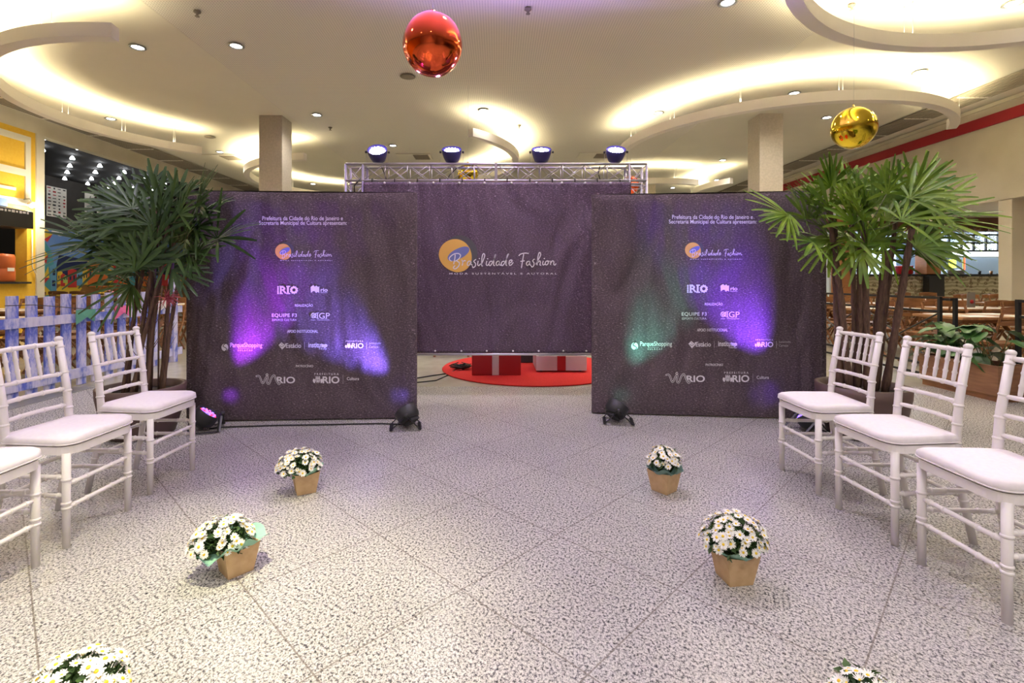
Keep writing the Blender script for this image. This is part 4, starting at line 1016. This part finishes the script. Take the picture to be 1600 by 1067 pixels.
def table_set(x, y, row, place, side, sides=(-1, 1)):
    ph = '%s table %s' % (row, place)
    put('t', (x, y, 0), 0, 'wooden restaurant table on the %s, %s %s' % (side, row.replace('-', ' '), place), side + ' restaurant tables')
    for sy in sides:
        for sx in (-1, 1):
            put('c', (x + sx * .31, y + sy * .58, 0), (0 if sy > 0 else PI) + random.uniform(-.15, .15), 'wooden chair, %s %s, at %s' % ('near' if sy < 0 else 'far', 'left' if sx < 0 else 'right', ph), side + ' restaurant chairs')
    for sy in (-1, 1):
        for sx in (-1, 1):
            o = bpy.data.objects.new('placemat', matdata); COL.objects.link(o); o.location = (x + sx * .31, y + sy * .23, .7505)
            tag(o, 'white placemat, %s %s, on %s' % ('near' if sy < 0 else 'far', 'left' if sx < 0 else 'right', ph), 'placemat', 'paper placemats')
for rn, y in (('nearest-row', 6.75), ('second-row', 8.6), ('third-row', 10.45), ('fourth-row', 12.3)):
    for cn, x in (('behind the black railing', 6.55), ('one place right of the railing', 8.15), ('right of the white post', 10.98)):
        table_set(x, y, rn, cn, 'right')
for rn, y in (('nearest-row', 6.1), ('second-row', 8.0), ('third-row', 9.9), ('fourth-row', 11.8)):
    for cn, x in (('behind the picket fence', -6.0), ('before the yellow shop', -7.9)):
        table_set(x, y, rn, cn, 'left')
for rn, y in (('front-row', 13.2), ('middle-row', 15.4), ('back-row', 17.6)):
    table_set(-12.6, y, rn, 'under the mural', 'left')
t = thing('menu_card', 'upright printed menu card standing on a right restaurant table', 'menu', (8.15, 8.6, .753))
MB().box((0, 0, .13), (.14, .008, .26)).build('card', mat('menu_grey', (.20, .19, .18), .4), t)
MB().lathe([(0, 0), (.035, 0), (.035, .004), (0, .004)], 14, M=T(0.01, -.006, .1, rx=PI / 2)).build('printed_picture', M_RED, t)
for i, (x, y, col, cn) in enumerate(((-6.2, 7.85, (.8, .55, .05), 'yellow'), (-7.7, 9.9, (.75, .35, .5), 'pink'), (-6.1, 9.9, (.85, .8, .7), 'white'))):
    t = thing('flower_vase', 'small vase of %s flowers on a left restaurant table' % cn, 'vase', (x, y, .75))
    MB().lathe([(.03, 0), (.04, .05), (.02, .10), (.025, .12), (.018, .118), (.0, .03)], 14).build('vase_body', M_WHITEB, t)
    m = MB()
    for k in range(7):
        a = k * 2.4; p = Vector((.05 * math.cos(a), .05 * math.sin(a), .24 + .03 * (k % 3))); m.tube([(0, 0, .1), p], .002, 4, 1); m.lathe([(0, -.012), (.022, 0), (.018, .012), (0, .016)], 8, 0, M=T(*p))
    m.build('flowers', [mat('vase_' + cn, col, .7), M_LEAFD], t)

# black railings and planters on the right
def railing(label, y0, y1, X=5.40, brace=True):
    t = thing('black_railing', label, 'railing', (X, y0, 0)); L = y1 - y0
    for y in (0, L): MB().box((0, y, .51), (.035, .035, 1.02)).build('post', M_BLACK, t)
    for z in (1.005, .84, .17, .04): MB().box((0, L / 2, z), (.028, L - .04, .028)).build('rail', M_BLACK, t)
    if brace:
        n = max(1, round(L / 1.3)); s = L / n
        for k in range(n):
            m = MB(); m.tube([(0, k * s, .17), (0, (k + 1) * s, .84)], .011, 4, smooth=False); m.tube([(0.024, k * s, .84), (0.024, (k + 1) * s, .17)], .011, 4, smooth=False); m.build('cross_brace', M_BLACK, t)
railing('black metal railing with crossed bars behind the right palm', 6.10, 8.7)
railing('black metal railing at the right edge, nearer than the wooden planter', 3.1, 5.2, X=5.42, brace=False)
t = thing('black_railing', 'short black railing post just behind the wooden planter', 'railing', (5.46, 5.96, 0))
MB().box((0, 0, .505), (.035, .035, 1.01)).build('post', M_BLACK, t); MB().box((-.03, .07, .99), (.03, .10, .03)).build('rail', M_BLACK, t)
def leafy_planter(label, x0, x1, y0, y1, h, seed, n, mleaf, up):
    rs = random.Random(seed)
    t = thing('wooden_planter', label, 'planter', ((x0 + x1) / 2, (y0 + y1) / 2, 0)); X, Y = (x1 - x0), (y1 - y0)
    MB().box((0, 0, .03), (X - .04, Y - .04, .06)).build('plinth', M_WOOD, t)
    b = MB(); th = .025
    for c, d in (((0, -Y / 2 + th / 2, .06 + (h - .06) / 2), (X, th, h - .06)), ((0, Y / 2 - th / 2, .06 + (h - .06) / 2), (X, th, h - .06)), ((-X / 2 + th / 2, 0, .06 + (h - .06) / 2), (th, Y - 2 * th, h - .06)), ((X / 2 - th / 2, 0, .06 + (h - .06) / 2), (th, Y - 2 * th, h - .06)), ((0, 0, .08), (X - .05, Y - .05, .02))): b.box(c, d)
    b.build('box_body', M_PLANT_BOX, t)
    MB().box((0, 0, h - .06), (X - .055, Y - .055, .02)).build('soil', M_SOIL, t)
    for k in range(n):
        b_ = Vector((rs.uniform(-X * .3, X * .3), rs.uniform(-Y * .4, Y * .4), h - .05)); a = rs.uniform(0, 6.28); hh = rs.uniform(.10, up)
        tip = b_ + Vector((math.cos(a) * .14 - .03, math.sin(a) * .14, hh)); m = MB(); m.tube([b_, b_.lerp(tip, .5) + Vector((0, 0, .03)), tip], .004, 5, 1)
        L = rs.uniform(.16, .27); wd = L * .36; d = Vector((math.cos(a), math.sin(a), rs.uniform(-.5, .15))).normalized(); sd = Vector((-math.sin(a), math.cos(a), 0)); N = d.cross(sd) * -1; K = 8; vs = []; fs = []
        for i in range(K + 1):
            u = i / K; ww = wd * math.sin(PI * min(1, u * .93 + .07)) ** .7 * (1.15 - .5 * u); p = tip + d * (u - .12) * L + Vector((0, 0, -.25 * L * u * u))
            for q in (-1, -.5, 0, .5, 1): vs.append(p + sd * ww * q + Vector((0, 0, 1)) * (abs(q) * ww * .28 + .006 * math.sin(u * 20) * abs(q)))
        for i in range(K):
            for q in range(4): fs.append((i * 5 + q, i * 5 + q + 1, i * 5 + q + 6, i * 5 + q + 5))
        m.add(vs, fs, 0, None, True).build('leaf', [mleaf, M_PETI], t, fix=False)
M_BROADL = noisy('broad_leaf', (.014, .06, .014), (.06, .18, .035), 9, .4)
M_BROADP = noisy('pale_leaf', (.06, .16, .06), (.35, .45, .30), 12, .5)
leafy_planter('long wooden planter box with broad dark green leaves at the right', 4.98, 5.33, 4.97, 5.90, .36, 5, 44, M_BROADL, .42)
leafy_planter('wooden planter with pale variegated leaves behind the right backdrop edge', 5.0, 5.33, 8.9, 9.9, .5, 6, 40, M_BROADP, .5)

# ------------------------------------------------------------------ open bar and kitchen on the right
BY = 14.0
t = thing('bar_counter', 'long bar counter with patterned tile front and black top on the right', 'counter', (13.6, BY, 0))
MB().box((0, .32, 1.365), (7.6, .75, .06)).build('counter_top', M_BLACKP, t)
MB().box((0, .3, .67), (7.5, .6, 1.33)).build('tile_front', M_TILE, t)
MB().box((0, -.03, .06), (7.5, .05, .12)).build('plinth', M_BLACK, t)
struct(MB().box((12.1, 13.86, .68), (.42, .2, 1.36)).build('trim_12', M_BLACKP)); struct(MB().box((12.1, 14.05, 2.18), (.40, .40, 1.58), bev=.01).build('trim_13', M_ORANGEC)); struct(MB().box((9.66, 14.05, 1.5), (.3, .4, 3.0), bev=.01).build('trim_14', M_ORANGEC))
struct(MB().box((13.8, 14.15, 2.79), (9, .3, .38)).build('trim_15', noisy('brown_fascia', (.14, .055, .03), (.2, .085, .045), 4, .6, (1, 1, 6))))
slab('wall_kitchen_back', 9.5, 19, 17.8, 18, 0, 3.1, M_KITCH); slab('wall_kitchen_left', 9.5, 9.6, 14.3, 17.8, 0, 3.1, M_KITCH)
slab('ceiling_kitchen', 9.5, 19, 14, 18, 3.0, 3.1, M_KITCH)
b = MB(); x0, x1, z0, z1 = 12.35, 18.0, 2.05, 2.50
for z in (z0, (z0 + z1) / 2, z1): b.box(((x0 + x1) / 2, 14.05, z), (x1 - x0, .05, .045))
for k in range(17): b.box((x0 + k * .345, 14.05, (z0 + z1) / 2), (.035, .05, z1 - z0))
struct(b.build('window_1', M_BLACK))
b = MB(); x0, x1 = 9.8, 11.9
for z in (z0, (z0 + z1) / 2, z1): b.box(((x0 + x1) / 2, 14.05, z), (x1 - x0, .05, .045))
for k in range(7): b.box((x0 + k * .35, 14.05, (z0 + z1) / 2), (.035, .05, z1 - z0))
struct(b.build('window_2', M_BLACK))
l = bpy.data.lights.new('kitchen_lamp', 'AREA'); l.energy = 260; l.color = (.82, .91, 1); l.shape = 'RECTANGLE'; l.size = 6; l.size_y = 1.6
o = bpy.data.objects.new('kitchen_lamp', l); COL.objects.link(o); o.location = (14, 16, 2.97)
t = thing('food_display', 'small glass food warmer with a lit yellow panel on the bar', 'appliance', (12.98, 14.35, 1.396))
MB().box((0, 0, .06), (.48, .42, .12), bev=.01).build('base', M_STEEL, t); MB().box((0, 0, .50), (.48, .42, .05), bev=.01).build('lid', M_STEEL, t)
for sx in (-1, 1):
    for sy in (-1, 1): MB().box((sx * .22, sy * .19, .3), (.025, .025, .38)).build('post', M_STEEL, t)
MB().box((.03, -.05, .30), (.22, .02, .24)).build('lit_panel', mat('lit_yellow', (.6, .7, .1), .5, emis=(.65, .8, .08), es=1.4), t); MB().box((.245, -.2, .3), (.02, .02, .34)).build('red_light_tube', mat('lit_red', (.8, .05, .02), .5, emis=(1, .06, .02), es=2.5), t)
t = thing('cooking_pot', 'big red cooking pot on the bar behind the right palm', 'pot', (11.62, 14.3, 1.396))
MB().lathe([(0, 0), (.20, 0), (.215, .02), (.215, .22), (.23, .235), (.20, .24), (.20, .03), (0, .03)], 28).build('pot_body', mat('red_enamel', (.5, .015, .02), .3), t)
for s in (-1, 1): MB().tube([(s * .21, -.05, .19), (s * .26, -.04, .19), (s * .26, .04, .19), (s * .21, .05, .19)], .01, 6).build('handle', M_STEEL, t)
tag(MB().box((12.36, 14.28, 1.50), (.10, .02, .2)).build('notice_card', M_YWALL), 'orange yellow notice card beside the brown pillar on the bar', 'card')
t = thing('refrigerator', 'tall dark fridge standing in the kitchen behind the bar', 'fridge', (14.1, 16.6, 0)); MB().box((0, 0, 1.25), (1.1, .8, 2.5), bev=.02).build('cabinet', mat('dark_blue_cabinet', (.02, .03, .045), .4), t); MB().box((-.45, -.42, 1.4), (.03, .04, .7)).build('handle', M_STEEL, t)
t = thing('range_hood', 'white steel range hood hanging in the bright kitchen', 'hood', (16.3, 16.8, 2.0))
MB().prism([(-1.4, 0), (1.4, 0), (1.2, .45), (-1.1, .45)], -.5, .5, M=Matrix.Rotation(PI / 2, 4, 'X')).build('canopy', mat('hood_white', (.6, .64, .68), .4), t); MB().box((0, 0, .7), (.5, .5, .6)).build('duct', M_STEEL, t)
t = thing('kitchen_unit', 'pale kitchen worktop unit along the back wall of the kitchen', 'kitchen unit', (16.6, 17.35, 0)); MB().box((0, 0, .6), (3.6, .7, 1.2)).build('body', M_KITCH, t); MB().box((0, 0, 1.23), (3.7, .75, .05)).build('worktop', M_STEEL, t)
ORD = ('first', 'second', 'third', 'fourth', 'fifth', 'sixth')
for k in range(8):
    tag(MB().lathe([(0, 0), (.035, 0), (.038, .10), (.015, .16), (.015, .2), (0, .2)], 12, M=T(15.0 + k * .3, 17.1, 1.256)).build('bottle', M_BLACKP if k % 2 else M_WOODT), 'small bottle on the back worktop of the kitchen, %s from the left' % (ORD + ('seventh', 'eighth'))[k], 'bottle', 'bottles on the kitchen worktop')
for k in range(5): tag(MB().lathe([(0, 0), (.03, 0), (.04, .09), (.035, .09), (0, .01)], 12, M=T(13.7 + k * .33, 14.2, 1.396)).build('cup', M_WOODT if k % 2 else M_BLACKP), 'small cup on the black bar top, %s from the left' % ORD[k], 'cup', 'cups on the bar')
for k, (px, ph) in enumerate(((1486, 'leftmost'), (1506, 'second from the left'), (1527, 'third from the left'), (1549, 'just left of the white post'), (1597, 'last, right of the white post'))):
    rs = random.Random(50 + k); t = thing('hanging_plant', 'trailing green plant over the bar grille, %s' % ph, 'hanging plant', ((px - CX) / F * 13.85, 13.85, 2.62))
    MB().lathe([(0, -.02), (.06, -.02), (.08, .08), (.07, .08), (0, 0)], 14).build('basket', M_WOOD, t); MB().tube([(0, 0, .05), (0, .1, .35)], .004, 4).build('hook', M_BLACK, t)
    m = MB()
    for q in range(220):
        a = rs.uniform(0, 6.28); z = -rs.uniform(-.12, .58) ; r = .13 * (1 - max(0, -z) * .9) * rs.random() ** .5; M_ = T(r * math.cos(a), r * math.sin(a), z) @ Matrix.Rotation(rs.uniform(0, 6), 4, 'Z') @ Matrix.Rotation(rs.uniform(-1, 1), 4, 'X'); m.add([(0, 0, 0), (.02, -.014, 0), (.045, 0, -.01), (.02, .014, 0)], [(0, 1, 2, 3)], 0, M_)
    m.build('foliage', M_LEAFD, t, fix=False)
for (x, y, lw) in ((11.5, 7, 'nearest the white post'), (12.5, 10.5, 'middle one'), (15.5, 11, 'farthest right')):
    p = Vector((x, y, 2.965)); dup(dl0, p, label='round downlight in the low restaurant ceiling at right, ' + lw)['group'] = 'restaurant downlights right'
    spot('restaurant_lamp', (x, y, 2.9), (x, y, 0), 60, (1, .8, .55), R(150), .8, .08)

# ------------------------------------------------------------------ yellow shop and dark restaurant on the left
def wallbox(name, y0, y1, z0, z1, m, parent=None, X=-9.985, t=.03): return MB().box((X, (y0 + y1) / 2, (z0 + z1) / 2), (t, y1 - y0, z1 - z0)).build(name, m, parent)
s = thing('wall_sign', 'large cream outlined panel sign on the yellow shop wall', 'sign', (-9.985, 10.0, 3.5))
def sg(y0, y1, z0, z1): MB().box((0, (y0 + y1) / 2 - 10, (z0 + z1) / 2 - 3.5), (.03, y1 - y0, z1 - z0)).build('sign_bar', M_WPAINT, s)
sg(8.6, 10.66, 4.14, 4.27); sg(8.6, 10.54, 3.42, 3.56); sg(8.6, 10.66, 2.80, 2.93); sg(10.54, 10.66, 2.93, 4.14); sg(9.2, 10.33, 3.08, 3.14)
aw = thing('awning', 'black fabric awning with small white lettering over the shop window', 'awning', (-10.0, 9.7, 2.62))
MB().prism([(0, -.36), (0, .08), (.12, .08), (.62, -.02), (.62, -.36)], -.38, 1.1, M=Matrix.Rotation(PI / 2, 4, 'X')).build('canopy', M_BLACK, aw)
b = MB()
for k in range(10): b.box((.626, -.42 + k * .075, -.06), (.006, .035 + .012 * (k % 3), .035 + .012 * (k % 2)))
b.build('lettering', M_PRINT, aw)
sc = thing('wall_lamp', 'very bright wall lamp above the right end of the black awning', 'wall lamp', (-9.8, 10.50, 2.80))
MB().tube([(-.19, 0, .12), (-.05, 0, .14), (0, 0, .06)], .012, 8).build('arm', M_STEEL, sc)
MB().lathe([(0, .08), (.06, .07), (.09, 0), (.085, 0), (0, .05)], 20).build('shade', M_WPAINT, sc)
MB().lathe([(0, -.06), (.04, -.04), (.05, 0), (.03, .03), (0, .035)], 16).build('bulb', mat('bulb_glow', (1, 1, 1), .5, emis=(1, .93, .75), es=60), sc)
pl = bpy.data.lights.new('wall_lamp_light', 'POINT'); pl.energy = 14; pl.color = (1, .9, .7); pl.shadow_soft_size = .05
o = bpy.data.objects.new('wall_lamp_light', pl); COL.objects.link(o); o.location = (-9.62, 10.50, 2.72)
tag(MB().tube([(-9.96, 10.68, 2.3), (-9.96, 10.68, 1.5), (-9.955, 10.76, 1.35), (-9.955, 10.76, 1.2)], .012, 6).build('conduit', M_WPAINT), 'thin pale conduit running down the yellow wall beside the pilaster', 'conduit')
t = thing('drink_drum', 'orange drum with a white label inside the yellow shop window', 'drum', (-10.15, 10.22, 1.192))
MB().lathe([(0, 0), (.19, 0), (.2, .03), (.2, .25), (.19, .27), (.2, .29), (.2, .5), (.18, .56), (0, .58)], 26).build('drum_body', mat('orange_drum', (.62, .14, .03), .45), t)
b = MB(); b.box((.2, -.02, .25), (.01, .14, .07)); b.build('paper_label', M_PAPER, t)
slab('trim_16', -10.7, -9.9, 8.9, 10.6, 1.15, 1.19, M_BLACKP)
tag(MB().box((0, 0, 0), (.18, .2, .08), bev=.02).build('tap_fitting', M_STEEL), 'small steel fitting on the sill of the yellow shop window', 'fitting'); bpy.data.objects['tap_fitting'].location = (-10.5, 10.48, 1.235)
tag(MB().box((0, 0, 0), (.1, .16, .16), bev=.01).build('blue_bucket', mat('blue_plastic', (.2, .35, .7), .5)), 'small blue box standing on top of the black awning', 'box'); bpy.data.objects['blue_bucket'].location = (-9.93, 9.98, 2.785)

XP = -14.59
def wallpoly(pts, X=XP):
    return [tuple(atx(px, py, X)) for px, py in pts]
mu = thing('mural', 'colourful painted mural of hillside houses and blue sky on the dark restaurant wall', 'mural', (XP, 18, 2))
MC = {}
def mc(n, c): 
    MC[n] = mat('mural_' + n, c, .7); return MC[n]
cols = [('sky', (.13, .25, .52)), ('white', (.75, .75, .72)), ('yellow', (.75, .50, .04)), ('red', (.50, .03, .03)), ('teal', (.07, .30, .33)), ('blue', (.12, .32, .50)), ('navy', (.01, .02, .08)), ('orange', (.68, .17, .03)), ('green', (.40, .55, .12)), ('brown', (.25, .12, .03)), ('dark', (.02, .02, .03))]
mats_ = [mc(*c) for c in cols]; ci = {c[0]: i for i, c in enumerate(cols)}
b = MB()
b.add([(XP + .0, 15.3, 2.86), (XP, 24.2, 2.92), (XP, 24.2, .5), (XP, 15.3, .5), (XP - .005, 15.3, 2.86), (XP - .005, 24.2, 2.92), (XP - .005, 24.2, .5), (XP - .005, 15.3, .5)], [(0, 1, 2, 3), (4, 5, 6, 7)], ci['sky'])
lay = [0]
def mp(c, *pts):
    lay[0] += 1; X = XP + .001 + lay[0] * .0006
    b.add([(X, p[1], p[2]) for p in wallpoly(pts)], [tuple(range(len(pts)))], ci[c])
def mrect(c, x0, y0, x1, y1): mp(c, (x0, y0), (x1, y0), (x1, y1), (x0, y1))
mp('navy', (86, 424), (92, 398), (125, 404), (150, 398), (200, 395), (300, 400), (300, 440), (86, 440)); mp('brown', (67, 440), (300, 430), (300, 470), (67, 470)); mp('yellow', (88, 452), (104, 436), (128, 450), (120, 462), (88, 462))
mp('teal', (67, 372), (80, 392), (84, 412), (80, 460), (67, 470)); mp('yellow', (66, 352), (82, 366), (67, 374)); mp('red', (82, 366), (74, 378), (68, 374)); mp('yellow', (66, 388), (75, 398), (66, 406)); mp('red', (75, 398), (72, 412), (66, 406)); mp('yellow', (67, 434), (75, 416), (77, 434)); mp('red', (66, 434), (77, 434), (67, 446)); mp('yellow', (67, 444), (84, 460), (67, 462))
mp('blue', (77, 416), (88, 410), (88, 458), (80, 458)); mrect('navy', 82, 420, 86, 430); mrect('navy', 81, 438, 86, 447)
for c in ((86, 362, 6, 4), (94, 366, 5, 3), (107, 391, 7, 3.4), (118, 368, 8, 3), (134, 372, 9, 3), (150, 380, 9, 3)): mp('white', *[(c[0] + c[2] * math.cos(a * PI / 8), c[1] + c[3] * math.sin(a * PI / 8)) for a in range(16)])
for i, (c, x0, y0, x1, y1) in enumerate((('yellow', 89, 423, 97, 444), ('red', 94, 427, 101, 447), ('green', 98, 430, 106, 442), ('red', 105, 420, 119, 449), ('blue', 119, 420, 129, 446), ('yellow', 128, 418, 137, 445), ('orange', 136, 405, 150, 448), ('orange', 150, 394, 168, 448), ('yellow', 168, 415, 178, 447), ('red', 176, 410, 188, 447), ('orange', 186, 395, 202, 446), ('teal', 200, 415, 212, 446), ('yellow', 211, 418, 222, 446), ('orange', 222, 398, 238, 447), ('blue', 238, 414, 250, 447), ('red', 250, 402, 268, 447), ('yellow', 268, 412, 282, 448))):
    mp(c, (x0, y0 + 3), ((x0 + x1) / 2, y0), (x1, y0 + 2), (x1, y1), (x0, y1)); w_ = x1 - x0
    for q in (.2, .6): mrect('navy', x0 + w_ * q, y0 + (y1 - y0) * .35, x0 + w_ * (q + .2), y0 + (y1 - y0) * .6)
o = b.build('painted_scene', mats_, None, fix=False); o.location = -Vector((XP, 18, 2)); o.parent = mu
for name_, lab, (x0, y0, x1, y1) in (('poster', 'white poster covered with rows of small dark icons, nearest the pilaster', (72, 289.5, 103, 341)), ('poster', 'white poster with a dark horned animal print, second on the grey wall', (132, 301, 158, 346)), ('poster', 'white poster half hidden by palm leaves, third on the grey wall', (222, 313, 236, 346))):
    a, c = atx(x0, y0, XP), atx(x1, y1, XP); ya, yb_, zt, zb = a.y, c.y, a.z, c.z + .02
    zt = atx(x0, y0, XP).z; zb = atx(x0, y1 - 4, XP).z
    t = thing('poster', lab, 'poster', (XP, (ya + yb_) / 2, (zt + zb) / 2)); H_, W_ = zt - zb, yb_ - ya
    sh_ = MB().box((.01, 0, 0), (.02, W_, H_)).build('sheet', M_PAPER, t)
    rs = random.Random(int(x0)); b = MB()
    if 'icons' in lab:
        for i in range(4):
            for j in range(9):
                if rs.random() < .9: b.box((.022, -W_ / 2 + (i + .5) * W_ / 4 + rs.uniform(-.01, .01), -H_ / 2 + (j + .5) * H_ / 9), (.003, rs.uniform(.05, .13), rs.uniform(.025, .06)), rs.choice((0, 0, 0, 1)), M=T(rx=0))
    else:
        for q in ((0, .1, .13, .16), (-.05, .22, .08, .05), (.05, -.1, .10, .18), (-.12, -.2, .05, .12), (.12, -.22, .05, .12)):
            vs = [(.022, q[0] * 1 + q[2] * math.cos(k * PI / 7) * .8, q[1] + q[3] * math.sin(k * PI / 7) + .02 * math.sin(k * 5)) for k in range(14)]; b.add(vs, [tuple(range(14))])
        b.tube([(.024, -.08, .24), (.024, -.16, .30), (.024, -.14, .38)], .012, 5); b.tube([(.024, .0, .24), (.024, .07, .30), (.024, .04, .38)], .012, 5); b.lathe([(0, 0), (.04, 0)], 12, 1, M=T(.024, .1, .38, ry=PI / 2))
    b.build('printed_figures', [M_BLACKP, M_RED], sh_, fix=False)
pend = [(71, 216), (123, 232), (169, 245.5), (208, 257.5), (243, 268.5), (274, 277), (66.5, 234), (113, 247), (156, 259), (194, 269), (228, 278), (257, 286), (109, 259), (149, 269), (186, 278.5), (105, 269), (143, 279), (178, 287), (101, 279), (137, 287), (170, 294), (208, 294), (240, 296)]
pm = None
RW = [('front', 6), ('second', 6), ('third', 3), ('fourth', 3), ('fifth', 3), ('rearmost', 2)]; names = [(r, k) for r, n in RW for k in range(n)]
ORD = ('first', 'second', 'third', 'fourth', 'fifth', 'sixth')
for i, (px, py) in enumerate(pend):
    p = atz(px, py, 4.53); lab = 'small glowing lamp under the black ceiling at left, %s row, %s from the left' % (names[i][0], ORD[names[i][1]])
    if pm is None:
        t = thing('pendant_lamp', '', 'ceiling lamp', p); pm = t
        MB().lathe([(.015, .06), (.03, .04), (.055, -.015), (.06, -.03)], 16).build('shade', M_LAMPC, t); MB().tube([(0, 0, .05), (0, 0, .095)], .012, 6).build('stem', M_BLACK, t)
    else: t = dup(pm, p)
    t['label'] = lab; t['group'] = 'lamps under the black ceiling'
for (x, y) in ((-12.4, 12.6), (-12.4, 15.5), (-12.4, 18.5), (-11.3, 21.5), (-13.2, 16.2)):
    spot('restaurant_lamp', (x, y, 4.4), (x - .4, y, 0), 20, (1, .95, .88), R(120), .8, .08)
